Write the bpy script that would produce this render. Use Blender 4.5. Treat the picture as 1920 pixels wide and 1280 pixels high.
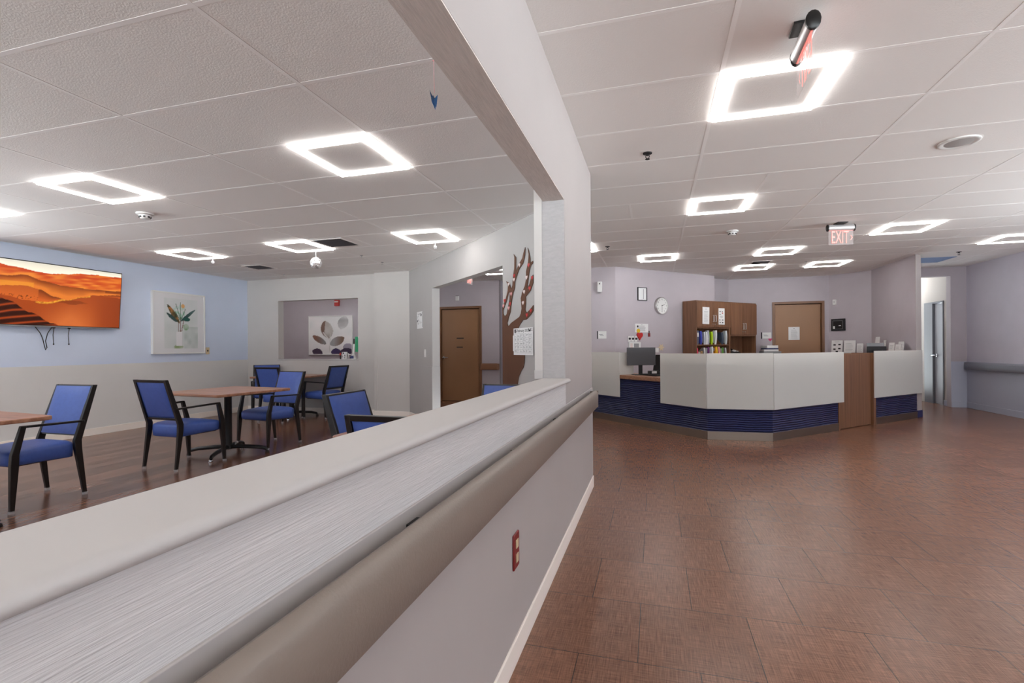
import bpy, bmesh, math, random
from mathutils import Vector, Matrix
random.seed(7)
for o in list(bpy.data.objects): bpy.data.objects.remove(o)
SC = bpy.context.scene
COL = SC.collection

# ------------------------------------------------------------------ camera, world, exposure
cd = bpy.data.cameras.new('camera'); cam = bpy.data.objects.new('camera', cd); COL.objects.link(cam)
cd.sensor_width = 36; cd.lens = 925.0*36/1920; cd.shift_y = 11.2/1920; cd.clip_start = 0.02
_yaw, _roll = .2816, -.007
_F = Vector((-math.sin(_yaw), math.cos(_yaw), 0)); _R0 = Vector((math.cos(_yaw), math.sin(_yaw), 0)); _Z = Vector((0, 0, 1))
_R = _R0*math.cos(_roll)+_Z*math.sin(_roll); _U = _Z*math.cos(_roll)-_R0*math.sin(_roll)
cam.matrix_world = Matrix(((_R.x, _U.x, -_F.x, 0), (_R.y, _U.y, -_F.y, 0), (_R.z, _U.z, -_F.z, 1.22), (0, 0, 0, 1)))
SC.camera = cam
vs = SC.view_settings; vs.view_transform = 'Standard'; vs.look = 'None'; vs.gamma = 1; vs.use_curve_mapping = False; vs.exposure = 0.42
w = bpy.data.worlds.new('world'); SC.world = w; w.use_nodes = True
# daylight for added window openings: pale sky, lower half brightened to light the ceilings
_t = w.node_tree; _bg = _t.nodes['Background']; _tc = _t.nodes.new('ShaderNodeTexCoord'); _sx = _t.nodes.new('ShaderNodeSeparateXYZ'); _mr = _t.nodes.new('ShaderNodeMapRange'); _mx = _t.nodes.new('ShaderNodeMix'); _mx.data_type = 'RGBA'
_t.links.new(_tc.outputs['Generated'], _sx.inputs[0]); _t.links.new(_sx.outputs['Z'], _mr.inputs[0]); _mr.inputs[1].default_value = -.01; _mr.inputs[2].default_value = .02
_mx.inputs[6].default_value = (7.0, 7.7, 8.0, 1); _mx.inputs[7].default_value = (.55, .62, .75, 1)
_t.links.new(_mr.outputs[0], _mx.inputs[0]); _t.links.new(_mx.outputs[2], _bg.inputs[0]); _bg.inputs[1].default_value = 1.0
LAMP, LAMP_D = 9.5, 10.0          # brightness of the ceiling light rings: hall, dining room

# ------------------------------------------------------------------ materials
def lin(c):
    return tuple(((v/255)/12.92 if v/255 <= .04045 else ((v/255+.055)/1.055)**2.4) for v in c)
def nt(name):
    m = bpy.data.materials.new(name); m.use_nodes = True
    t = m.node_tree; b = t.nodes['Principled BSDF']; return m, t, b
def N(t, typ, **kw):
    n = t.nodes.new(typ)
    for k, v in kw.items(): setattr(n, k, v)
    return n
def mat(name, rgb, rough=.5, metal=0, spec=.5, var=0, scale=(8, 8, 8), bump=0, bscale=None, coat=0, emit=None, estr=0, trans=0):
    m, t, b = nt(name); c = lin(rgb)
    b.inputs['Base Color'].default_value = (*c, 1); b.inputs['Roughness'].default_value = rough
    b.inputs['Metallic'].default_value = metal; b.inputs['Specular IOR Level'].default_value = spec
    b.inputs['Coat Weight'].default_value = coat; b.inputs['Transmission Weight'].default_value = trans
    tc = N(t, 'ShaderNodeTexCoord')
    if var:
        mp = N(t, 'ShaderNodeMapping'); mp.inputs['Scale'].default_value = scale
        ns = N(t, 'ShaderNodeTexNoise'); ns.inputs['Scale'].default_value = 1; ns.inputs['Detail'].default_value = 4
        t.links.new(tc.outputs['Object'], mp.inputs['Vector']); t.links.new(mp.outputs[0], ns.inputs['Vector'])
        mx = N(t, 'ShaderNodeMix', data_type='RGBA')
        mx.inputs[6].default_value = (*[v*(1-var) for v in c], 1); mx.inputs[7].default_value = (*[min(1, v*(1+var)) for v in c], 1)
        rp = N(t, 'ShaderNodeMapRange'); rp.inputs[1].default_value = .3; rp.inputs[2].default_value = .7
        t.links.new(ns.outputs['Fac'], rp.inputs[0]); t.links.new(rp.outputs[0], mx.inputs[0]); t.links.new(mx.outputs[2], b.inputs['Base Color'])
    if bump:
        mp = N(t, 'ShaderNodeMapping'); mp.inputs['Scale'].default_value = bscale or (200, 200, 200)
        ns = N(t, 'ShaderNodeTexNoise'); ns.inputs['Scale'].default_value = 1; ns.inputs['Detail'].default_value = 3
        t.links.new(tc.outputs['Object'], mp.inputs['Vector']); t.links.new(mp.outputs[0], ns.inputs['Vector'])
        bp = N(t, 'ShaderNodeBump'); bp.inputs['Strength'].default_value = bump; bp.inputs['Distance'].default_value = .004
        t.links.new(ns.outputs['Fac'], bp.inputs['Height']); t.links.new(bp.outputs[0], b.inputs['Normal'])
    if emit:
        b.inputs['Emission Color'].default_value = (*lin(emit), 1); b.inputs['Emission Strength'].default_value = estr
    return m
def mat_vcol(name, rough=.6, emit=0):
    m, t, b = nt(name); a = N(t, 'ShaderNodeAttribute'); a.attribute_name = 'Col'
    t.links.new(a.outputs['Color'], b.inputs['Base Color']); b.inputs['Roughness'].default_value = rough
    if emit:
        b.inputs['Base Color'].default_value = (0, 0, 0, 1); t.links.remove(b.inputs['Base Color'].links[0])
        t.links.new(a.outputs['Color'], b.inputs['Emission Color']); b.inputs['Emission Strength'].default_value = emit
        b.inputs['Roughness'].default_value = .25
    return m
def mat_floor_tile():
    m, t, b = nt('floor_vinyl_tile'); L = t.links
    tc = N(t, 'ShaderNodeTexCoord'); mp = N(t, 'ShaderNodeMapping'); mp.inputs['Location'].default_value = (.3, -1.962+.457*20, 0)
    L.new(tc.outputs['Object'], mp.inputs['Vector'])
    br = N(t, 'ShaderNodeTexBrick', offset=.5, offset_frequency=2, squash=1)
    for k, v in {'Scale': 1, 'Mortar Size': .0016, 'Mortar Smooth': .1, 'Bias': 0, 'Brick Width': .457, 'Row Height': .457}.items(): br.inputs[k].default_value = v
    br.inputs['Color1'].default_value = (0, 0, 0, 1); br.inputs['Color2'].default_value = (1, 1, 1, 1); br.inputs['Mortar'].default_value = (.5, .5, .5, 1)
    L.new(mp.outputs[0], br.inputs['Vector'])
    def streak(sc, det=3):
        q = N(t, 'ShaderNodeMapping'); q.inputs['Scale'].default_value = sc; L.new(tc.outputs['Object'], q.inputs['Vector'])
        n = N(t, 'ShaderNodeTexNoise'); n.inputs['Scale'].default_value = 1; n.inputs['Detail'].default_value = det; L.new(q.outputs[0], n.inputs['Vector']); return n.outputs['Fac']
    a = streak((9, 260, 1)); c = streak((260, 9, 1)); d = streak((1.6, 1.6, 1), 4)
    ad = N(t, 'ShaderNodeMath', operation='ADD'); L.new(a, ad.inputs[0]); L.new(c, ad.inputs[1])
    rg = N(t, 'ShaderNodeMapRange'); rg.inputs[1].default_value = .7; rg.inputs[2].default_value = 1.3; L.new(ad.outputs[0], rg.inputs[0])
    cr = N(t, 'ShaderNodeMix', data_type='RGBA'); cr.inputs[6].default_value = (*lin((95, 62, 47)), 1); cr.inputs[7].default_value = (*lin((155, 110, 87)), 1); L.new(rg.outputs[0], cr.inputs[0])
    # tile to tile tone and broad wear
    tv = N(t, 'ShaderNodeMix', data_type='RGBA', blend_type='MULTIPLY'); tv.inputs[0].default_value = 1
    vr = N(t, 'ShaderNodeMapRange'); vr.inputs[3].default_value = .9; vr.inputs[4].default_value = 1.06; L.new(br.outputs['Color'], vr.inputs[0])
    L.new(cr.outputs[2], tv.inputs[6]); L.new(vr.outputs[0], tv.inputs[7])
    mo = N(t, 'ShaderNodeMix', data_type='RGBA'); mo.inputs[7].default_value = (*lin((52, 40, 36)), 1); L.new(tv.outputs[2], mo.inputs[6]); L.new(br.outputs['Fac'], mo.inputs[0])
    L.new(mo.outputs[2], b.inputs['Base Color'])
    rr = N(t, 'ShaderNodeMapRange'); rr.inputs[3].default_value = .27; rr.inputs[4].default_value = .27; L.new(d, rr.inputs[0]); L.new(rr.outputs[0], b.inputs['Roughness'])
    bp = N(t, 'ShaderNodeBump'); bp.inputs['Strength'].default_value = .12; bp.inputs['Distance'].default_value = .002; L.new(ad.outputs[0], bp.inputs['Height']); L.new(bp.outputs[0], b.inputs['Normal'])
    return m
def mat_planks():
    m, t, b = nt('floor_dark_planks'); L = t.links
    tc = N(t, 'ShaderNodeTexCoord'); mp = N(t, 'ShaderNodeMapping'); mp.inputs['Rotation'].default_value = (0, 0, math.pi/2); mp.inputs['Location'].default_value = (20, 20, 0)
    L.new(tc.outputs['Object'], mp.inputs['Vector'])
    br = N(t, 'ShaderNodeTexBrick', offset=.37, offset_frequency=2)
    for k, v in {'Scale': 1, 'Mortar Size': .0012, 'Brick Width': 1.22, 'Row Height': .15}.items(): br.inputs[k].default_value = v
    br.inputs['Color1'].default_value = (0, 0, 0, 1); br.inputs['Color2'].default_value = (1, 1, 1, 1); L.new(mp.outputs[0], br.inputs['Vector'])
    q = N(t, 'ShaderNodeMapping'); q.inputs['Scale'].default_value = (45, 3, 1); L.new(tc.outputs['Object'], q.inputs['Vector'])
    n = N(t, 'ShaderNodeTexNoise'); n.inputs['Scale'].default_value = 1; n.inputs['Detail'].default_value = 5; L.new(q.outputs[0], n.inputs['Vector'])
    cr = N(t, 'ShaderNodeMix', data_type='RGBA'); cr.inputs[6].default_value = (*lin((60, 37, 28)), 1); cr.inputs[7].default_value = (*lin((136, 94, 74)), 1)
    ad = N(t, 'ShaderNodeMath', operation='MULTIPLY_ADD'); ad.inputs[1].default_value = .35; L.new(br.outputs['Color'], ad.inputs[0]); L.new(n.outputs['Fac'], ad.inputs[2])
    rg = N(t, 'ShaderNodeMapRange'); rg.inputs[1].default_value = .35; rg.inputs[2].default_value = .95; L.new(ad.outputs[0], rg.inputs[0]); L.new(rg.outputs[0], cr.inputs[0])
    mo = N(t, 'ShaderNodeMix', data_type='RGBA'); mo.inputs[7].default_value = (*lin((36, 26, 22)), 1); L.new(cr.outputs[2], mo.inputs[6]); L.new(br.outputs['Fac'], mo.inputs[0])
    L.new(mo.outputs[2], b.inputs['Base Color']); b.inputs['Roughness'].default_value = .22
    return m
def mat_wood(name, c0, c1, scale, rough=.4):
    m, t, b = nt(name); L = t.links; tc = N(t, 'ShaderNodeTexCoord'); q = N(t, 'ShaderNodeMapping'); q.inputs['Scale'].default_value = scale; L.new(tc.outputs['Object'], q.inputs['Vector'])
    n = N(t, 'ShaderNodeTexNoise'); n.inputs['Scale'].default_value = 1; n.inputs['Detail'].default_value = 5; n.inputs['Distortion'].default_value = .4; L.new(q.outputs[0], n.inputs['Vector'])
    cr = N(t, 'ShaderNodeMix', data_type='RGBA'); cr.inputs[6].default_value = (*lin(c0), 1); cr.inputs[7].default_value = (*lin(c1), 1)
    rg = N(t, 'ShaderNodeMapRange'); rg.inputs[1].default_value = .3; rg.inputs[2].default_value = .7; L.new(n.outputs['Fac'], rg.inputs[0]); L.new(rg.outputs[0], cr.inputs[0])
    L.new(cr.outputs[2], b.inputs['Base Color']); b.inputs['Roughness'].default_value = rough
    return m
def mat_waves():
    m, t, b = nt('blue_wave_panel'); L = t.links; tc = N(t, 'ShaderNodeTexCoord'); q = N(t, 'ShaderNodeMapping'); q.inputs['Scale'].default_value = (1, 1, 1); L.new(tc.outputs['Object'], q.inputs['Vector'])
    wv = N(t, 'ShaderNodeTexWave', bands_direction='Z', wave_profile='SIN'); wv.inputs['Scale'].default_value = 11; wv.inputs['Distortion'].default_value = 4; wv.inputs['Detail'].default_value = 1; wv.inputs['Detail Scale'].default_value = .35
    L.new(q.outputs[0], wv.inputs['Vector'])
    bp = N(t, 'ShaderNodeBump'); bp.inputs['Strength'].default_value = 1.0; bp.inputs['Distance'].default_value = .03; L.new(wv.outputs['Fac'], bp.inputs['Height']); L.new(bp.outputs[0], b.inputs['Normal'])
    b.inputs['Base Color'].default_value = (*lin((46, 54, 104)), 1); b.inputs['Roughness'].default_value = .33
    return m
def mat_frost():
    m, t, b = nt('frosted_glass'); L = t.links; out = t.nodes['Material Output']
    b.inputs['Base Color'].default_value = (*lin((240, 239, 235)), 1); b.inputs['Roughness'].default_value = .42; b.inputs['Specular IOR Level'].default_value = .4
    tr = N(t, 'ShaderNodeBsdfTranslucent'); tr.inputs[0].default_value = (*lin((240, 240, 236)), 1)
    mx = N(t, 'ShaderNodeMixShader'); mx.inputs[0].default_value = .42; L.new(b.outputs[0], mx.inputs[1]); L.new(tr.outputs[0], mx.inputs[2]); L.new(mx.outputs[0], out.inputs[0])
    return m
def mat_acrylic(name, tint, op):
    m, t, b = nt(name); L = t.links; out = t.nodes['Material Output']
    b.inputs['Base Color'].default_value = (*lin(tint), 1); b.inputs['Roughness'].default_value = .15
    tr = N(t, 'ShaderNodeBsdfTransparent'); mx = N(t, 'ShaderNodeMixShader'); mx.inputs[0].default_value = op
    L.new(tr.outputs[0], mx.inputs[1]); L.new(b.outputs[0], mx.inputs[2]); L.new(mx.outputs[0], out.inputs[0]); return m

M = {}
def mk(n, *a, **k): M[n] = mat(n, *a, **k)
mk('lavender', (188, 179, 185), .7, var=.03, scale=(3, 3, 3), bump=.15, bscale=(300, 300, 300))
mk('lavender_dark', (222, 218, 230), .6, var=.03, scale=(3, 3, 3))
mk('white_wall', (203, 198, 194), .7, var=.02, scale=(2, 2, 2), bump=.12, bscale=(250, 250, 250))
mk('woven_paper', (212, 209, 209), .75, var=.06, scale=(60, 4, 220), bump=.5, bscale=(120, 14, 420))
mk('hall_paper', (176, 168, 166), .7, var=.02, scale=(2, 2, 2), bump=.12, bscale=(250, 250, 250))
mk('diagonal_paper', (178, 174, 172), .7, var=.02, scale=(2, 2, 2), bump=.12, bscale=(250, 250, 250))
mk('blue_wall', (214, 224, 244), .7, var=.02, scale=(2, 2, 2), bump=.1)
mk('grey_wainscot', (226, 224, 222), .5, var=.02, scale=(2, 2, 2))
mk('pale_wainscot', (184, 177, 175), .45, var=.02, scale=(2, 2, 2))
mk('ceiling_tile', (243, 239, 236), .85, bump=.35, bscale=(130, 130, 130))
mk('grid_white', (253, 250, 248), .5)
mk('cream_base', (250, 240, 231), .45)
mk('grey_base', (188, 192, 208), .5)
mk('white_solid', (194, 190, 188), .55)
mk('rail_taupe', (140, 128, 119), .38, bump=.12, bscale=(160, 160, 160))
mk('rail_brown', (146, 104, 78), .4)
mk('rail_grey', (120, 120, 134), .4)
mk('black', (18, 16, 16), .35); mk('soft_black', (28, 26, 28), .6); mk('black_wood', (22, 17, 16), .32)
mk('white', (232, 231, 229), .45); mk('paper', (233, 232, 232), .7); mk('grey', (140, 140, 142), .5); mk('dark_grey', (74, 72, 75), .45)
mk('steel', (196, 194, 192), .28, metal=1); mk('brushed', (150, 138, 127), .36, metal=1, bump=.25, bscale=(20, 20, 500)); mk('chrome', (225, 225, 228), .12, metal=1)
mk('red', (190, 30, 30), .4); mk('dark_red', (128, 34, 34), .4); mk('ivory', (216, 196, 160), .4)
mk('blue_vinyl', (66, 92, 166), .42, var=.06, scale=(30, 30, 30), bump=.1, bscale=(300, 300, 300))
mk('door_brown', (160, 118, 84), .45, var=.04, scale=(2, 2, 1)); mk('frame_brown', (128, 90, 62), .42)
mk('grey_door', (176, 180, 190), .45); mk('tree_brown', (94, 58, 38), .75, var=.12, scale=(5, 5, 2))
mk('tree_grey', (128, 108, 96), .75, var=.2, scale=(14, 14, 6))
mk('pink', (226, 160, 160), .6); mk('heart_white', (226, 210, 206), .6); mk('yellow', (226, 190, 40), .5); mk('magenta', (205, 60, 110), .5)
mk('green_paper', (70, 180, 130), .6); mk('navy', (40, 46, 96), .6); mk('blue_paper', (52, 98, 150), .6); mk('sky_tint', (126, 150, 190), .5)
mk('vent_dark', (30, 28, 28), .6)
mk('ring_light', (255, 255, 255), .5, emit=(255, 253, 250), estr=LAMP); mk('ring_light_dining', (255, 255, 255), .5, emit=(255, 253, 250), estr=LAMP_D); mk('ring_edge', (255, 255, 255), .5, emit=(255, 253, 250), estr=LAMP*1.5); mk('ring_edge_dining', (255, 255, 255), .5, emit=(255, 253, 250), estr=LAMP_D*1.5)
mk('exit_red', (244, 176, 168), .4, emit=(255, 110, 96), estr=.55)
M['clear'] = mat_acrylic('clear_acrylic', (240, 240, 240), .22); M['clear_red'] = mat_acrylic('clear_exit_pane', (244, 232, 230), .16)
M['cup'] = mat_acrylic('clear_cup', (200, 200, 204), .3)
M['tile'] = mat_floor_tile(); M['planks'] = mat_planks(); M['waves'] = mat_waves(); M['frost'] = mat_frost()
M['cabinet'] = mat_wood('cabinet_wood', (104, 71, 50), (140, 99, 72), (60, 60, 1.2)); M['counter'] = mat_wood('counter_wood', (132, 94, 70), (166, 122, 94), (3, 40, 40))
M['table'] = mat_wood('table_wood', (138, 92, 68), (184, 134, 106), (3, 26, 26), .3)
M['picture'] = mat_vcol('picture_print'); M['screen'] = mat_vcol('screen_image', emit=1.0)
for i, c in enumerate([(92, 96, 112), (60, 70, 170), (196, 198, 206), (170, 172, 180), (176, 214, 30), (226, 226, 226), (62, 74, 90), (196, 204, 206), (230, 60, 96), (176, 140, 92), (190, 188, 188), (120, 44, 120), (236, 160, 30), (240, 210, 40), (232, 150, 150), (88, 150, 60)]): mk('file%d' % i, c, .55)

# ------------------------------------------------------------------ mesh helpers
class MB:
    def __init__(s): s.v = []; s.f = []; s.c = None
    def add(s, v, f):
        n = len(s.v); s.v += [tuple(p) for p in v]; s.f += [tuple(i+n for i in q) for q in f]; return s
    def box(s, x0, x1, y0, y1, z0, z1, M4=None):
        v = [Vector(p) for p in ((x0, y0, z0), (x1, y0, z0), (x1, y1, z0), (x0, y1, z0), (x0, y0, z1), (x1, y0, z1), (x1, y1, z1), (x0, y1, z1))]
        if M4: v = [M4 @ p for p in v]
        return s.add(v, [(0, 3, 2, 1), (4, 5, 6, 7), (0, 1, 5, 4), (1, 2, 6, 5), (2, 3, 7, 6), (3, 0, 4, 7)])
    def prism(s, poly, z0, z1):
        n = len(poly); v = [(x, y, z0) for x, y in poly]+[(x, y, z1) for x, y in poly]
        return s.add(v, [tuple(range(n))[::-1], tuple(range(n, 2*n))]+[(i, (i+1) % n, n+(i+1) % n, n+i) for i in range(n)])
    def extrude(s, prof, axis_pts, up=Vector((0, 0, 1))):
        # prof: 2D (side, up) loop swept along straight points
        A, B = Vector(axis_pts[0]), Vector(axis_pts[1]); d = (B-A).normalized(); side = d.cross(up).normalized(); u = side.cross(d)
        n = len(prof); v = [A+side*a+u*b for a, b in prof]+[B+side*a+u*b for a, b in prof]
        return s.add(v, [tuple(range(n))[::-1], tuple(range(n, 2*n))]+[(i, (i+1) % n, n+(i+1) % n, n+i) for i in range(n)])
    def tube(s, pts, r, n=10, cap=True):
        pts = [Vector(p) for p in pts]; rs = r if isinstance(r, (list, tuple)) else [r]*len(pts); v = []; prev = None
        for i, p in enumerate(pts):
            d = (pts[min(i+1, len(pts)-1)]-pts[max(i-1, 0)]).normalized()
            a = prev or (Vector((0, 0, 1)) if abs(d.z) < .9 else Vector((1, 0, 0)))
            x = (a-d*a.dot(d)).normalized(); prev = x; y = d.cross(x)
            v += [p+(x*math.cos(2*math.pi*k/n)+y*math.sin(2*math.pi*k/n))*rs[i] for k in range(n)]
        f = [(i*n+k, i*n+(k+1) % n, (i+1)*n+(k+1) % n, (i+1)*n+k) for i in range(len(pts)-1) for k in range(n)]
        if cap: f += [tuple(range(n))[::-1], tuple(range((len(pts)-1)*n, len(pts)*n))]
        return s.add(v, f)
    def lathe(s, prof, n=24, c=(0, 0, 0), M4=None):
        v = []
        for r, z in prof: v += [Vector((c[0]+r*math.cos(2*math.pi*k/n), c[1]+r*math.sin(2*math.pi*k/n), c[2]+z)) for k in range(n)]
        if M4: v = [M4 @ p for p in v]
        m = len(prof)
        f = [(i*n+k, i*n+(k+1) % n, (i+1)*n+(k+1) % n, (i+1)*n+k) for i in range(m-1) for k in range(n)]
        f += [tuple(range(n))[::-1], tuple(range((m-1)*n, m*n))]
        return s.add(v, f)
    def loft(s, rings, cap=True):
        n = len(rings[0]); b = len(s.v); v = [p for r in rings for p in r]; m = len(rings)
        f = [(i*n+k, i*n+(k+1) % n, (i+1)*n+(k+1) % n, (i+1)*n+k) for i in range(m-1) for k in range(n)]
        if cap: f += [tuple(range(n))[::-1], tuple(range((m-1)*n, m*n))]
        return s.add(v, f)
    def tf(s, M4): s.v = [tuple(M4 @ Vector(p)) for p in s.v]; return s
    def build(s, name, m, parent=None, bevel=0, smooth=True, seg=2, angle=35):
        me = bpy.data.meshes.new(name); me.from_pydata(s.v, [], s.f); me.validate()
        bm = bmesh.new(); bm.from_mesh(me); bmesh.ops.recalc_face_normals(bm, faces=bm.faces); bm.to_mesh(me); bm.free()
        me.materials.append(M[m] if isinstance(m, str) else m)
        if smooth:
            me.shade_smooth(); me.set_sharp_from_angle(angle=math.radians(angle))
        o = bpy.data.objects.new(name, me); COL.objects.link(o)
        if parent: o.parent = parent
        if bevel:
            b = o.modifiers.new('bevel', 'BEVEL'); b.width = bevel; b.segments = seg; b.limit_method = 'ANGLE'; b.angle_limit = math.radians(40)
        return o
def grid_mesh(name, m, nu, nv, pos, colf=None, parent=None):
    me = bpy.data.meshes.new(name); v = [pos(i/nu, j/nv) for j in range(nv+1) for i in range(nu+1)]
    f = [(j*(nu+1)+i, j*(nu+1)+i+1, (j+1)*(nu+1)+i+1, (j+1)*(nu+1)+i) for j in range(nv) for i in range(nu)]
    me.from_pydata(v, [], f)
    if colf:
        ca = me.color_attributes.new('Col', 'FLOAT_COLOR', 'POINT')
        k = 0
        for j in range(nv+1):
            for i in range(nu+1):
                ca.data[k].color = (*lin(colf(i/nu, j/nv)), 1); k += 1
    me.materials.append(M[m]); o = bpy.data.objects.new(name, me); COL.objects.link(o)
    if parent: o.parent = parent
    return o
def curve_mesh(name, m, loops, ext, M4, parent=None):
    cu = bpy.data.curves.new(name, 'CURVE'); cu.dimensions = '2D'; cu.fill_mode = 'BOTH'; cu.extrude = ext
    for lp in loops:
        sp = cu.splines.new('POLY'); sp.points.add(len(lp)-1); sp.use_cyclic_u = True
        for i, (x, y) in enumerate(lp): sp.points[i].co = (x, y, 0, 1)
    return _conv(cu, name, m, M4, parent)
def text_mesh(name, m, txt, size, ext, M4, parent=None, align='CENTER', sx=1.0):
    cu = bpy.data.curves.new(name, 'FONT'); cu.body = txt; cu.size = size; cu.extrude = ext; cu.align_x = align; cu.align_y = 'CENTER'
    return _conv(cu, name, m, M4 @ Matrix.Diagonal((sx, 1, 1, 1)), parent)
def _conv(cu, name, m, M4, parent):
    tmp = bpy.data.objects.new('tmp', cu); COL.objects.link(tmp); bpy.context.view_layer.update()
    dg = bpy.context.evaluated_depsgraph_get(); me = bpy.data.meshes.new_from_object(tmp.evaluated_get(dg)); bpy.data.objects.remove(tmp)
    me.transform(M4); me.name = name; me.materials.clear(); me.materials.append(M[m])
    o = bpy.data.objects.new(name, me); COL.objects.link(o)
    if parent: o.parent = parent
    return o
def tag(o, label, cat, group=None):
    o['label'] = label; o['category'] = cat
    if group: o['group'] = group
    return o
def struct(o): o['kind'] = 'structure'; return o
def thing(name, label, cat, loc=(0, 0, 0), rz=0, group=None):
    o = bpy.data.objects.new(name, None); o.empty_display_size = .05; COL.objects.link(o); o.location = loc; o.rotation_euler = (0, 0, rz)
    return tag(o, label, cat, group)
def copy_tree(o, parent=None):
    c = o.copy(); COL.objects.link(c)
    if parent: c.parent = parent
    for ch in [q for q in bpy.data.objects if q.parent == o]: copy_tree(ch, c)
    return c
def T(x, y, z): return Matrix.Translation((x, y, z))
def face(p, d, z=0):
    """frame at p: local x along horizontal dir d, local y up, local z out of the wall (right of d)"""
    dx = Vector((d[0], d[1], 0)).normalized(); n = Vector((dx.y, -dx.x, 0))
    return Matrix(((dx.x, 0, n.x, p[0]), (dx.y, 0, n.y, p[1]), (0, 1, 0, p[2] if len(p) > 2 else z), (0, 0, 0, 1)))

# ------------------------------------------------------------------ room shell
ZL, ZR = 2.58, 2.727
DIN = [(-7.78, -5), (-.60, -5), (-.60, 4.30), (-4.15, 7.85), (-4.83, 7.85), (-4.83, 7.97), (-7.78, 7.97)]
HALL = [(-.60, -5), (5.78, -5), (5.78, 14.2), (-9.5, 14.2), (-9.5, 8.06), (-4.14, 8.06), (-.60, 4.50)]
struct(MB().prism(DIN, -.1, 0).build('floor', 'planks', smooth=False))
struct(MB().prism(HALL, -.1, 0).build('floor', 'tile', smooth=False))
struct(MB().prism(DIN, ZL, ZL+.1).build('ceiling', 'ceiling_tile', smooth=False))
struct(MB().prism(HALL, ZR, ZR+.1).build('ceiling', 'ceiling_tile', smooth=False))
def clip(poly, axis, c):
    xs = []
    for i in range(len(poly)):
        a, b = poly[i], poly[(i+1) % len(poly)]
        if (a[axis]-c)*(b[axis]-c) < 0: xs.append(a[1-axis]+(b[1-axis]-a[1-axis])*(c-a[axis])/(b[axis]-a[axis]))
    xs.sort(); return list(zip(xs[0::2], xs[1::2]))
def grid(poly, ox, oy, z, halves, nm):
    g = MB(); hw = .012
    for k in range(-12, 12):
        x = ox+1.22*k
        for a, b in clip(poly, 0, x): g.box(x-hw, x+hw, a, b, z-.0012, z+.002)
    for k in range(-24, 24):
        y = oy+.61*k
        for a, b in clip(poly, 1, y): g.box(a, b, y-hw, y+hw, z-.001, z+.002)
    for x, y in halves: g.box(x-hw, x+hw, y, y+.61, z-.001, z+.002)
    n = len(poly)
    for i in range(n):   # wall angle
        a, b = Vector((*poly[i], 0)), Vector((*poly[(i+1) % n], 0)); d = (b-a).normalized(); q = Vector((-d.y, d.x, 0))*.022
        g.prism([(a.x, a.y), (b.x, b.y), (b.x+q.x, b.y+q.y), (a.x+q.x, a.y+q.y)], z-.0014, z+.001)
    struct(g.build(nm, 'grid_white', smooth=False))
LX0, LY0, RX0, RY0 = -1.745, 2.134, .365, 2.934
HR = [(-.245, RY0+.61*4), (.975, RY0+.61*3), (.975, RY0+.61*4), (2.195, RY0+.61*9), (2.195, RY0+.61*12), (3.415, RY0+.61*7)]
grid(DIN, LX0, LY0, ZL, [(LX0-.61, LY0+.61), (LX0-.61-2.44, LY0+.61), (LX0-.61-.61*2, LY0+.61*5), (LX0-.61*5, LY0+.61*5)], 'trim_1')
grid(HALL, RX0, RY0, ZR, HR, 'trim_2')

def wall(name, A, B, z0, z1, th, m, ops=(), bev=0):
    A, B = Vector((*A, 0)), Vector((*B, 0)); d = (B-A); Ln = d.length; F4 = face((A.x, A.y, 0), d)
    g = MB(); us = sorted({0, Ln, *[u for o in ops for u in o[:2]]})
    for a, b in zip(us, us[1:]):
        oo = [o for o in ops if o[0] <= a+1e-4 and o[1] >= b-1e-4]
        if not oo: g.box(a, b, z0, z1, -th, 0, F4)
        for o in oo:
            if o[2] > z0+1e-4: g.box(a, b, z0, o[2], -th, 0, F4)
            if o[3] < z1-1e-4: g.box(a, b, o[3], z1, -th, 0, F4)
    return struct(g.build(name, m, smooth=False))
def strip(name, A, B, z0, z1, th, m, u0=None, u1=None, bevel=.004):
    A, B = Vector((*A, 0)), Vector((*B, 0)); d = B-A; F4 = face((A.x, A.y, 0), d)
    return struct(MB().box(u0 or 0, u1 if u1 is not None else d.length, z0, z1, 0, th, F4).build(name, m, bevel=bevel))
H = 2.9
wall('wall_left', (-7.78, -5), (-7.78, 8.09), 0, 2.66, .12, 'blue_wall', [(.3+2.7*k, 2.8+2.7*k, 1.02, 2.5) for k in range(3)])  # window openings added out of view to let daylight onto the dining ceiling
wall('wall_far', (-7.78, 7.97), (-4.7, 7.97), 0, 2.66, .14, 'white_wall', [(.735, 2.515, 1.02, 2.155)])
struct(MB().prism([(-4.85, 7.85), (-4.15, 7.85), (-4.04, 7.96), (-4.04, 8.09), (-4.85, 8.09)], 0, 2.66).build('wall_pillar', 'white_wall', smooth=False))
DA, DB = (-4.15, 7.85), (-.66, 4.36); DD = (.7071, -.7071)
def dw(s, z, off=0): return (DA[0]+.7071*s-.7071*off, DA[1]-.7071*s-.7071*off, z)     # point on the diagonal wall, off metres towards the dining room
wall('wall_diagonal', DA, DB, 0, H, .12, 'diagonal_paper', [(1.18, 3.53, 0, 2.15)])
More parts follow.
